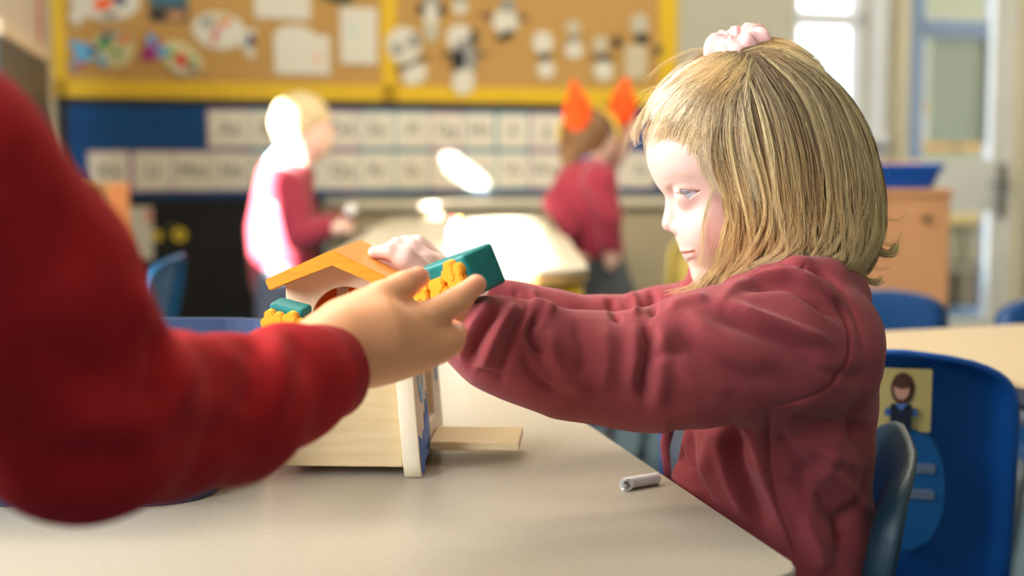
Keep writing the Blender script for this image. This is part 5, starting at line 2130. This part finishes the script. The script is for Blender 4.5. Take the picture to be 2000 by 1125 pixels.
def P_arr(px, py, d):
    xr = (px - 1000) / FPX
    yu = (562.5 - py) / FPX
    c, s = math.cos(PITCH), math.sin(PITCH)
    dy = c + yu * s
    k = d / dy
    return np.stack([xr * k, d * np.ones_like(px), CAM.z + (-s + yu * c) * k], -1)


def hairline(py):
    return np.interp(py, [222, 240, 258, 278, 344, 385, 425, 486, 530, 570], [0, 1300, 1350, 1388, 1402, 1422, 1424, 1414, 1402, 1375])


rows = [80, 90, 104, 122, 145, 170, 200, 230, 250, 262, 275, 290, 310, 335, 360, 390, 420, 450, 475, 495, 505]
NA = 64
grid = []
for py in rows:
    xf, xb, W = (np.interp(py, HR[:, 0], HR[:, i]) for i in (1, 2, 3))
    c, a = (xf + xb) / 2, (xb - xf) / 2 * .93
    hl = max(hairline(py), c - a)
    f0 = math.acos(np.clip((c - hl) / a, -1, 1))
    ph_ = np.linspace(f0, 2 * math.pi - f0, NA)
    px = c - a * np.cos(ph_)
    e = np.where(px < c, 1.7, 2.2)
    t = np.abs((px - c) / a)
    lt = W * .89 * np.maximum(0, 1 - t ** e) ** (1 / e) * np.sign(np.sin(ph_))
    pts = P_arr(px, np.full(NA, py + 8.0 * (py < 100)), GD * np.ones(NA))
    pts[:, 1] = GD - lt * S_
    # keep height and position measured on the middle plane
    grid.append(pts)
bm = bmesh.new()
vg = [[bm.verts.new(v) for v in r] for r in grid]
top = bm.verts.new(V3(P(1500, 84, GD)))
for a, b in zip(vg, vg[1:]):
    for k in range(NA - 1):
        bm.faces.new((a[k], a[k + 1], b[k + 1], b[k]))
for k in range(NA - 1):
    bm.faces.new((top, vg[0][k + 1], vg[0][k]))
bmesh.ops.remove_doubles(bm, verts=bm.verts, dist=1e-5)
bmesh.ops.recalc_face_normals(bm, faces=bm.faces)
bmesh.ops.solidify(bm, geom=bm.faces[:], thickness=.003)
cap_me = bpy.data.meshes.new('cap')
bm.to_mesh(cap_me)
bm.free()

RNG = np.random.default_rng(7)
RNG_MIN = RNG.random(20000) * 12
GUIDES = [
    [(1404, 205), (1390, 290), (1402, 345), (1418, 400), (1418, 450), (1402, 505), (1372, 555), (1330, 592)],
    [(1415, 200), (1405, 275), (1418, 340), (1434, 400), (1436, 455), (1422, 510), (1396, 552), (1350, 596)],
    [(1430, 180), (1432, 262), (1446, 335), (1458, 400), (1458, 460), (1446, 510), (1420, 545), (1388, 566)],
    [(1446, 150), (1464, 240), (1482, 320), (1492, 400), (1492, 460), (1482, 500), (1462, 522), (1436, 540)],
    [(1462, 124), (1500, 215), (1524, 310), (1532, 390), (1536, 450), (1530, 488), (1518, 506), (1496, 522)],
    [(1476, 104), (1545, 185), (1578, 290), (1588, 380), (1592, 440), (1588, 482), (1572, 506), (1548, 516)],
    [(1486, 92), (1586, 168), (1628, 270), (1644, 370), (1648, 440), (1640, 488), (1622, 514), (1590, 524)],
    [(1494, 84), (1618, 160), (1672, 262), (1692, 360), (1696, 430), (1686, 486), (1662, 526), (1640, 540)],
    [(1502, 80), (1628, 155), (1694, 252), (1720, 350), (1724, 430), (1714, 484), (1694, 528), (1672, 542)]]
K = 18
GU = np.array([np.stack([np.interp(np.linspace(0, 1, K), np.linspace(0, 1, len(sp)), sp[:, i]) for i in (0, 1)], 1) for sp in [smooth_pts(g, 6) for g in GUIDES]])


def guide_at(G, u):
    x = np.clip(u, 0, .9999) * (len(G) - 1)
    i = np.floor(x).astype(int)
    f = (x - i)[:, None, None]
    return G[i] * (1 - f) + G[i + 1] * f


def strands(G, n, clumps, wave, l0, l1, spread, endvar=.12, wild=3.0, rootvar=.10):
    t = np.linspace(0, 1, K)[None]
    cu = np.sort(RNG.random(clumps))
    ci = RNG.integers(0, clumps, n)
    u = np.clip(cu[ci] + RNG.normal(0, spread, n), 0, 1)
    b = guide_at(G, u).copy()
    # locks draw together towards their ends
    uc = guide_at(G, cu[ci])
    pull = (np.minimum(t * 1.3, 1) ** 1.3 * .80)[..., None]
    b = b * (1 - pull) + uc * pull
    ph = RNG.random(clumps)[ci][:, None] * 6.28
    am = (RNG.random(clumps)[ci] * .7 + .5)[:, None]
    fr = (RNG.random(clumps)[ci] * .8 + 1.0)[:, None]
    off = np.sin(t * 6.28 * fr + ph) * wave * am * t ** 1.2
    b[..., 0] += off + RNG.normal(0, wild, (n, 1)) * (.3 + t)
    b[..., 1] += RNG.normal(0, wild, (n, 1)) * (.3 + t)
    # each strand ends a little sooner or later
    e = 1 - RNG.random(n) * endvar
    st = RNG.random(n) * rootvar
    tt = st[:, None] + np.linspace(0, 1, K)[None] * (e - st)[:, None]
    x = tt * (K - 1)
    i = np.clip(np.floor(x).astype(int), 0, K - 2)
    f = (x - i)[..., None]
    r = np.arange(n)[:, None]
    b = b[r, i] * (1 - f) + b[r, i + 1] * f
    lay = l0 + (l1 - l0) * np.clip(RNG.random(clumps)[ci] * .6 + RNG.random(n) * .4, 0, 1)
    qx, qy = b[..., 0], b[..., 1]
    for _ in range(5):
        lat = np.maximum(hair_lat(qx, qy) * lay[:, None], RNG_MIN[:n, None])
        k = (GD - lat * S_) / GD
        qx = 1000 + (b[..., 0] - 1000) * k
        qy = 310 + (b[..., 1] - 310) * k
    pts = P_arr(qx, qy, GD * np.ones(b.shape[:2]))
    pts[..., 1] = GD - lat * S_
    shade = np.clip(RNG.random(clumps)[ci] * .75 + RNG.random(n) * .55 - .15, 0, 1)
    return pts, shade


HAIRP, HAIRC = [], []


def add_hair(pts, shade, rad, tips=1.0, mirror=False):
    HAIRP.append((pts, np.full(len(pts), rad), shade, tips))
    if mirror:
        q = pts.copy()
        q[..., 1] = 2 * GD - q[..., 1]
        HAIRP.append((q, np.full(len(q), rad), shade, tips))


p_, s_ = strands(GU, 4200, 220, 8, .86, .95, .03, .16, 3, .15)
add_hair(p_, s_ * .55, .00042)
p_, s_ = strands(GU, 4600, 52, 20, .94, 1.04, .012, .18, 2.2, .22)
add_hair(p_, s_, .00040)
p_, s_ = strands(GU, 1100, 22, 27, .99, 1.07, .007, .22, 2.0, .35)
add_hair(p_, s_ * .6 + .45, .00038)
p_, s_ = strands(GU, 1800, 70, 11, .93, 1.02, .03)
q_ = p_.copy(); q_[..., 1] = 2 * GD - q_[..., 1]
add_hair(q_, s_, .0005)
# from the forehead drawn up to the scrunchie
TOPG = [
    [(1262, 205), (1285, 172), (1318, 142), (1352, 120), (1390, 102), (1425, 92)],
    [(1258, 232), (1290, 192), (1325, 160), (1362, 136), (1400, 116), (1432, 100)],
    [(1300, 250), (1322, 206), (1350, 172), (1384, 146), (1414, 124), (1440, 104)],
    [(1352, 285), (1358, 230), (1376, 188), (1402, 158), (1428, 132), (1450, 108)],
    [(1392, 305), (1386, 245), (1398, 200), (1422, 166), (1444, 138), (1460, 110)],
    [(1420, 250), (1420, 215), (1430, 185), (1446, 158), (1460, 132), (1470, 104)]]
TG = np.array([np.stack([np.interp(np.linspace(0, 1, K), np.linspace(0, 1, len(sp)), sp[:, i]) for i in (0, 1)], 1) for sp in [smooth_pts(g, 6) for g in TOPG]])
p_, s_ = strands(TG, 2000, 60, 4, .94, 1.02, .07, .10, 3, .35)
add_hair(p_, s_ * .8 + .25, .00034, tips=-1, mirror=True)
# fringe falling over the forehead
FRG = [
    [(1330, 150), (1290, 178), (1262, 208), (1244, 240), (1237, 264), (1240, 282)],
    [(1345, 150), (1306, 182), (1278, 215), (1258, 248), (1250, 272), (1254, 296)],
    [(1370, 165), (1335, 200), (1308, 232), (1290, 262), (1282, 286), (1284, 306)],
    [(1395, 185), (1366, 218), (1342, 248), (1328, 276), (1322, 300), (1326, 322)],
    [(1415, 205), (1392, 236), (1374, 264), (1362, 290), (1358, 314), (1364, 338)],
    [(1425, 225), (1408, 255), (1394, 282), (1386, 306), (1386, 330), (1394, 352)]]
FG = np.array([np.stack([np.interp(np.linspace(0, 1, K), np.linspace(0, 1, len(sp)), sp[:, i]) for i in (0, 1)], 1) for sp in [smooth_pts(g, 6) for g in FRG]])
p_, s_ = strands(FG, 420, 40, 5, .97, 1.05, .05, .45, 3.0, .5)
add_hair(p_, s_ * .4 + .7, .00024, tips=2, mirror=True)
# crown
CRG = [[(1440, 96), (1470, 84), (1500, 78), (1535, 84), (1575, 106), (1612, 142)],
       [(1445, 100), (1478, 92), (1512, 92), (1550, 104), (1588, 130), (1620, 168)],
       [(1452, 108), (1488, 106), (1526, 116), (1562, 138), (1594, 170), (1618, 210)]]
CG = np.array([np.stack([np.interp(np.linspace(0, 1, K), np.linspace(0, 1, len(sp)), sp[:, i]) for i in (0, 1)], 1) for sp in [smooth_pts(g, 6) for g in CRG]])
p_, s_ = strands(CG, 800, 30, 3, .96, 1.02, .07, .35, 4, .3)
add_hair(p_, s_, .00036, mirror=True)


# hair at the temple, falling from the parting past the brow
TMG = [[(1440, 108), (1392, 158), (1362, 208), (1350, 255), (1356, 300), (1374, 344)],
       [(1450, 110), (1412, 160), (1390, 220), (1387, 285), (1400, 345), (1418, 402)],
       [(1462, 112), (1440, 165), (1424, 225), (1422, 290), (1436, 352), (1450, 414)],
       [(1474, 104), (1466, 160), (1462, 225), (1466, 295), (1480, 360), (1490, 420)]]
MG = np.array([np.stack([np.interp(np.linspace(0, 1, K), np.linspace(0, 1, len(sp)), sp[:, i]) for i in (0, 1)], 1) for sp in [smooth_pts(g, 6) for g in TMG]])
p_, s_ = strands(MG, 900, 40, 5, .97, 1.045, .04, .45, 4.0, .35)
add_hair(p_, s_ * .8 + .2, .00030, tips=2, mirror=True)
# single hairs that stand off the head
p_, s_ = strands(GU, 200, 200, 20, 1.03, 1.12, .05, .3, 6.0, .5)
add_hair(p_, s_ * .4 + .6, .00016)
p_, s_ = strands(TG, 160, 160, 9, 1.02, 1.14, .08, .2, 7.0, .4)
add_hair(p_, s_ * .4 + .6, .00016, mirror=True)


# flicked ends and flyaways
def loose(lines, n, jit, rad, lat0):
    out = []
    for ln in lines:
        sp = smooth_pts(ln, 6)
        sp = np.stack([np.interp(np.linspace(0, 1, K), np.linspace(0, 1, len(sp)), sp[:, i]) for i in (0, 1)], 1)
        for _ in range(n):
            g = sp + RNG.normal(0, jit, (1, 2)) + np.linspace(0, 1, K)[:, None] * RNG.normal(0, jit, (1, 2))
            pt = P_arr(g[:, 0], g[:, 1], np.full(K, GD - (lat0 + RNG.normal(0, 14)) * S_))
            out.append(pt)
    out = np.array(out)
    add_hair(out, RNG.random(len(out)) * .4 + .7, rad)


loose([[(1722, 430), (1722, 470), (1718, 486), (1735, 494), (1746, 478)], [(1705, 480), (1690, 520), (1676, 540), (1692, 548), (1712, 555)], [(1700, 470), (1680, 515), (1662, 528), (1676, 536)], [(1712, 440), (1712, 480), (1690, 512), (1650, 530)]], 42, 1.8, .00034, 20)
loose([[(1700, 440), (1720, 470), (1742, 478), (1760, 462)], [(1700, 400), (1730, 420), (1760, 425), (1780, 405)], [(1716, 470), (1738, 478), (1752, 470), (1758, 448)], [(1640, 190), (1680, 240), (1705, 300), (1718, 340)], [(1350, 110), (1310, 120), (1285, 135), (1262, 158)],
       [(1330, 140), (1295, 160), (1268, 185), (1245, 215)], [(1262, 220), (1240, 250), (1228, 275), (1222, 300)], [(1400, 96), (1360, 96), (1330, 106), (1306, 122)], [(1300, 170), (1282, 168), (1262, 172), (1240, 186)],
       [(1690, 500), (1706, 520), (1720, 524), (1738, 520)]], 5, 5, .00016, 10)
loose([[(1700, 470), (1716, 492), (1732, 498), (1748, 492), (1752, 478)], [(1690, 500), (1684, 530), (1694, 548), (1712, 552), (1722, 544)]], 30, 2.4, .00036, 30)
loose([[(1398, 350), (1382, 400), (1372, 450), (1366, 500), (1350, 520)], [(1404, 330), (1376, 420), (1370, 480), (1362, 530)], [(1400, 470), (1380, 520), (1350, 560), (1318, 600)], [(1415, 480), (1392, 535), (1362, 575), (1336, 604)]], 7, 5, .00018, 128)
loose([[(1392, 540), (1366, 568), (1340, 580), (1312, 590)], [(1396, 548), (1370, 580), (1346, 594), (1322, 606)]], 60, 7, .0003, 70)

verts, faces, cols = [], [], []
basei = 0
ROOT = np.array(lin((116, 90, 62))[:3]); MID = np.array(lin((202, 154, 88))[:3]); TIP = np.array(lin((252, 226, 168))[:3]); LIT = np.array(lin((250, 240, 220))[:3]); DARK = np.array(lin((98, 64, 34))[:3])
for pts, rad, shade, tips in HAIRP:
    n, k, _ = pts.shape
    tan = np.gradient(pts, axis=1)
    tan /= np.maximum(np.linalg.norm(tan, axis=2, keepdims=True), 1e-9)
    sd = np.cross(tan, np.array((0, 1.0, 0.12)))
    sd /= np.maximum(np.linalg.norm(sd, axis=2, keepdims=True), 1e-9)
    up = np.cross(tan, sd)
    tp = np.linspace(0, 1, k)
    rr = rad[:, None] * (1 - .65 * tp[None] ** 3) * np.clip(.35 + tp[None] * 6, 0, 1)
    ring = [pts + (sd * math.cos(a) + up * math.sin(a)) * rr[..., None] for a in (0.5, 0.5 + 2.094, 0.5 + 4.189)]
    v = np.stack(ring, 2).reshape(-1, 3)
    idx = np.arange(n * k * 3).reshape(n, k, 3) + basei
    for s in range(3):
        faces.append(np.stack([idx[:, :-1, s], idx[:, :-1, (s + 1) % 3], idx[:, 1:, (s + 1) % 3], idx[:, 1:, s]], -1).reshape(-1, 4))
    tcol = tp[None, :, None]
    if tips < 0:
        tcol = 1.25 - tcol * 1.25
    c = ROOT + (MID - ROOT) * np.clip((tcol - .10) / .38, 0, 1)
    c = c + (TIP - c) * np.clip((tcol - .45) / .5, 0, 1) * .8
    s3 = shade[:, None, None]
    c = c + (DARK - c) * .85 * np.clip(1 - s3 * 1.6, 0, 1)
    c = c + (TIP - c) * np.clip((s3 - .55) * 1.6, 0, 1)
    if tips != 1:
        c = c + (LIT - c) * (.7 if tips < 0 else .4) * np.clip((tcol if tips > 0 else tcol - .25) * 1.2, 0, 1)  # window light on the front hair is put into the strand colour
    cols.append(np.repeat(c.reshape(-1, 3), 3, 0))
    verts.append(v)
    basei += len(v)
capn = len(cap_me.vertices)
cv = get_co(cap_me)
cf = np.array([list(p.vertices) for p in cap_me.polygons if len(p.vertices) == 4])
ct = np.array([list(p.vertices) + [p.vertices[2]] for p in cap_me.polygons if len(p.vertices) == 3]) if any(len(p.vertices) == 3 for p in cap_me.polygons) else None
tri_f = [list(p.vertices) for p in cap_me.polygons if len(p.vertices) == 3]
verts.append(cv)
faces.append(cf + basei)
cc = np.tile(np.array(lin((122, 94, 60))[:3]), (capn, 1))
cols.append(cc)
hme = mesh_pydata('hair', np.concatenate(verts), np.concatenate(faces))
at = hme.attributes.new('tint', 'FLOAT_COLOR', 'POINT')
cc = np.concatenate(cols)
at.data.foreach_set('color', np.concatenate([cc, np.ones((len(cc), 1))], 1).astype(F32).ravel())
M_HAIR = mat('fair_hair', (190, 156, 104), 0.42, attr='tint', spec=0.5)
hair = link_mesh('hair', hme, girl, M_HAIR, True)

# scrunchie
bm = bmesh.new()
NT, NR = 72, 18
vs = []
for i in range(NT):
    a = 2 * math.pi * i / NT
    rr = .0108 * (1 + .09 * math.sin(a * 7 + .6) + .08 * math.sin(a * 3))
    for j in range(NR):
        b = 2 * math.pi * j / NR
        R = .0155 + .0016 * math.sin(a * 5)
        w = rr * (1 + .10 * math.sin(b * 2 + a * 11) + .08 * math.sin(b * 3 - a * 6 + 1) + .05 * math.sin(a * 23 + b))
        vs.append(bm.verts.new(((R + w * math.cos(b)) * math.cos(a), (R + w * math.cos(b)) * math.sin(a), w * .95 * math.sin(b))))
for i in range(NT):
    for j in range(NR):
        bm.faces.new((vs[i * NR + j], vs[((i + 1) % NT) * NR + j], vs[((i + 1) % NT) * NR + (j + 1) % NR], vs[i * NR + (j + 1) % NR]))
scr_o = from_bm('scrunchie', bm, mat('pink_cotton', (246, 190, 184), 0.85, var=0.04, scale=60, bump=.2, bscale=700), girl, True)
scr_o.location = P(1442, 86, 1.165)
scr_o.rotation_euler = (math.radians(10), math.radians(-20), 0.4)

for o in [x for x in COL.objects if x.parent == girl]:
    o.matrix_parent_inverse = Matrix.Translation(-girl.location)

# ------------------------------------------------------------------ the child in front, arm across the picture
kid = empty('person', (-.36, .36, 0))
tag(kid, 'child in a red sweatshirt at the picture edge reaching across with cupped hand', 'person')
kS, kE = P(-450, 200, .53), P(160, 802, .62)
FORE = [(160, 802, .62, .047), (300, 812, .68, .0405), (450, 800, .735, .0375), (560, 752, .79, .0325), (640, 726, .83, .0285)]
KHAND = [
    [(680, 632, .858, .0165), (745, 584, .872, .0110), (790, 557, .884, .0088), (817, 542, .892, .0070)],
    [(775, 648, .868, .0125), (835, 619, .880, .0097), (890, 588, .894, .0084), (930, 556, .908, .0066)],
    [(785, 656, .885, .0120), (842, 640, .905, .0098), (884, 612, .925, .0085), (906, 586, .940, .0070)],
    [(790, 680, .868, .0125), (846, 673, .879, .0104), (880, 664, .890, .0092), (890, 649, .902, .0074)],
    [(765, 700, .862, .0120), (820, 694, .872, .0096), (856, 682, .884, .0083), (866, 664, .896, .0068)]]
kT = Vector((-.41, .36, .80))
kHd = Vector((-.385, .40, 1.085))


def kid_body(p):
    d = sd_chain(p, [V3(kS), V3(P(-160, 368, .56)), V3(P(30, 568, .59)), V3(kE)] + [V3(P(*c[:3])) for c in FORE[1:-1]] + [V3(P(640, 700, .838))], [.038, .038, .036, .034, .030, .027, .0225, .0205], .01)
    h = sd_chain(p, [V3(P(600, 702, .828)), V3(P(670, 672, .848)), V3(P(735, 660, .862)), V3(P(785, 660, .872))], [.0205, .0230, .0245, .0195], .01)
    h = smin(h, sd_chain(p, [V3(P(690, 698, .852)), V3(P(770, 682, .866))], [.0190, .0160]), .012)
    h = fingers(p, h, KHAND, .007)
    d = smin(d, h, .012)
    d = smin(d, sd_chain(p, [V3(kS + Vector((.01, 0, 0))), V3(Vector((kT.x, kT.y, .93)))], [.04, .05]), .02)
    d = smin(d, sd_ell(p, V3(kT), (.085, .10, .16)), .02)
    d = smin(d, sd_chain(p, [V3(Vector((kT.x, kT.y, .93))), V3(kHd)], [.038, .036]), .02)
    d = smin(d, sd_ell(p, V3(kHd + Vector((-.01, 0, .02))), (.088, .072, .090)), .02)
    d = smin(d, sd_ell(p, V3(kHd + Vector((.03, 0, -.04))), (.056, .055, .056)), .03)
    d = smin(d, sd_ball(p, V3(kHd + Vector((.088, 0, -.02))), .010), .012)
    for s in (-1, 1):
        d = smin(d, sd_ell(p, V3(kHd + Vector((-.01, s * .072, -.01))), (.016, .010, .022)), .008)
        o = Vector((0, s * .055, 0))
        d = smin(d, sd_chain(p, [V3(Vector((kT.x, kT.y, .62)) + o), V3(Vector((kT.x, kT.y, .33)) + o), V3(Vector((kT.x, kT.y, .05)) + o), V3(Vector((kT.x + .08, kT.y, .03)) + o)], [.055, .045, .032, .026]), .02)
    # other arm hangs by his side
    d = smin(d, sd_chain(p, [V3(Vector((kT.x, kT.y - .10, .90))), V3(Vector((kT.x - .01, kT.y - .14, .72))), V3(Vector((kT.x + .03, kT.y - .15, .56)))], [.036, .030, .022]), .02)
    d = smin(d, sd_ell(p, V3(Vector((kT.x + .035, kT.y - .15, .52))), (.02, .014, .034)), .01)
    return d


kV, kQ = sdf_mesh(kid_body, (-.54, .17, .0), (.0, .98, 1.23), .005)
kV = project(kV, kid_body, 1, .004)
kme = mesh_pydata('body', kV, kQ)
in_khand = lambda v: (v[:, 0] > P(600, 700, .83).x) & (v[:, 1] > .79)
refine(kme, kid_body, in_khand)
refine(kme, kid_body, in_khand)
kV = get_co(kme)
kc = np.tile(np.array(lin((244, 172, 124))[:3]), (len(kV), 1))
tp = np.min([np.linalg.norm(kV - V3(P(*c[-1][:3])), axis=1) for c in KHAND], axis=0)
w = (np.exp(-(tp / .014) ** 2) * .5)[:, None]
kc = kc * (1 - w) + np.array(lin((236, 140, 118))[:3]) * w
at = kme.attributes.new('tint', 'FLOAT_COLOR', 'POINT')
at.data.foreach_set('color', np.concatenate([kc, np.ones((len(kV), 1))], 1).astype(F32).ravel())
link_mesh('body', kme, kid, mat('front_child_skin', (238, 190, 164), 0.45, attr='tint', sss=0.15, spec=0.35), True)


def kid_top(p):
    d = sd_chain(p, [V3(kS), V3(P(-160, 368, .56)), V3(P(30, 568, .59)), V3(kE)], [.054, .053, .050, .0475], .012)
    d = smin(d, sd_chain(p, [V3(P(*c[:3])) for c in FORE], [c[3] for c in FORE], .012), .015)
    e, f = V3(P(*FORE[-1][:3])), V3(P(*FORE[-2][:3]))
    ax = (e - f) / np.linalg.norm(e - f)
    close = np.linalg.norm(p - e, axis=1) < .07
    d = np.where(close, smax(d, (p - e) @ ax + .012, .004), d)
    d = smin(d, sd_ell(p, V3(kT), (.105, .125, .185)), .03)
    d = smin(d, sd_chain(p, [V3(kS), V3(Vector((kT.x, kT.y, .92)))], [.055, .06]), .03)
    d = smin(d, sd_chain(p, [V3(Vector((kT.x, kT.y - .09, .90))), V3(Vector((kT.x - .01, kT.y - .14, .72))), V3(Vector((kT.x + .03, kT.y - .15, .57)))], [.052, .046, .034]), .02)
    d = smax(d, -sd_chain(p, [V3(Vector((kT.x, kT.y, .97))), V3(kHd)], [.05, .05]), .01)
    return smax(d, -(p[:, 2] - .64), .01)


kV, kQ = sdf_mesh(kid_top, (-.56, .15, .50), (-.08, .92, 1.04), .0038)
kV = project(kV, kid_top, 1, .003)
tme = mesh_pydata('sweatshirt', kV, kQ)
carve(tme, [
    ([(300, 636), (322, 680), (318, 740), (290, 800)], 30, -9.0),
    ([(250, 560), (280, 610), (296, 660)], 26, 4.0),
    ([(352, 650), (368, 690), (352, 760), (330, 800)], 24, 5.0),
    ([(330, 830), (420, 850), (500, 840)], 34, -4.0),
    ([(400, 650), (430, 690), (470, 720)], 22, 4.0),
    ([(470, 648), (500, 690), (505, 750), (480, 820)], 26, -6.0),
    ([(530, 644), (545, 690), (548, 760), (530, 830)], 22, 4.5),
    ([(572, 650), (590, 700), (585, 770), (560, 830)], 14, -4.0),
    ([(60, 660), (150, 720), (240, 740)], 50, -4.0),
    ([(40, 880), (150, 905), (300, 880), (420, 900)], 40, -5.0),
    ([(120, 820), (230, 830), (330, 900)], 44, 5.0),
    ([(0, 300), (80, 420), (150, 560)], 50, -3.0)])
mesh_smooth(tme, 3, .4)
M_RED = mat('red_sweatshirt', (176, 34, 38), 0.9, var=0.06, scale=80, bump=0.2, bscale=1000, spec=0.12)
link_mesh('sweatshirt', tme, kid, M_RED, True)


def kid_cuff(p):
    a, b = V3(P(585, 742, .805)), V3(P(640, 724, .832))
    d = sd_chain(p, [a, b], [.0300, .0292])
    ax = (b - a) / np.linalg.norm(b - a)
    d = smax(d, (p - b) @ ax - .002, .003)
    d = smax(d, -((p - a) @ ax) - .010, .003)
    return smax(d, -sd_chain(p, [a - ax * .06, b + ax * .06], [.0238, .0232]), .002)


o = organic('cuff', kid_cuff, (-.20, .74, .66), (-.06, .90, .80), .0028, mat('red_rib_cuff', (166, 32, 38), 0.9, var=0.05, scale=100, stretch=(1, 1, 1), bump=.3, bscale=500), kid)


def kid_legs(p):
    d = None
    for s in (-1, 1):
        o = Vector((0, s * .055, 0))
        c = sd_chain(p, [V3(Vector((kT.x, kT.y, .66)) + o), V3(Vector((kT.x, kT.y, .33)) + o), V3(Vector((kT.x, kT.y, .08)) + o)], [.078, .062, .054])
        d = c if d is None else smin(d, c, .02)
    return d


organic('trousers', kid_legs, (-.56, .18, .0), (-.22, .56, .80), .008, M_TROUSER, kid)


def kid_hair(p):
    d = sd_ell(p, V3(kHd + Vector((-.016, 0, .030))), (.096, .082, .092))
    d = smax(d, -sd_ell(p, V3(kHd + Vector((.075, 0, -.045))), (.08, .10, .085)), .012)
    return smax(d, -(p[:, 2] - (kHd.z - .03)), .01)


organic('hair', kid_hair, tuple(kHd - Vector((.13, .12, .08))), tuple(kHd + Vector((.12, .12, .15))), .006, mat('short_brown_hair', (96, 68, 44), 0.6, var=0.25, scale=60), kid)
for s in (-1, 1):
    bm = bmesh.new()
    bmesh.ops.create_uvsphere(bm, u_segments=12, v_segments=8, radius=.010)
    from_bm('eye', bm, mat('dark_eye', (40, 44, 54), 0.3), kid, True, kHd + Vector((.074, s * .030, -.002)))
    oo = Vector((0, s * .055, 0))
    cshoe = Vector((kT.x + .03, kT.y, .035)) + oo
    organic('shoe', lambda p, c=cshoe: smax(sd_ell(p, V3(c), (.085, .036, .045)), -(p[:, 2] - .002), .004), tuple(cshoe - Vector((.12, .07, .06))), tuple(cshoe + Vector((.12, .07, .07))), .006, M_SHOE, kid)
for o in [x for x in COL.objects if x.parent == kid]:
    o.matrix_parent_inverse = Matrix.Translation(-kid.location)
bpy.context.view_layer.update()
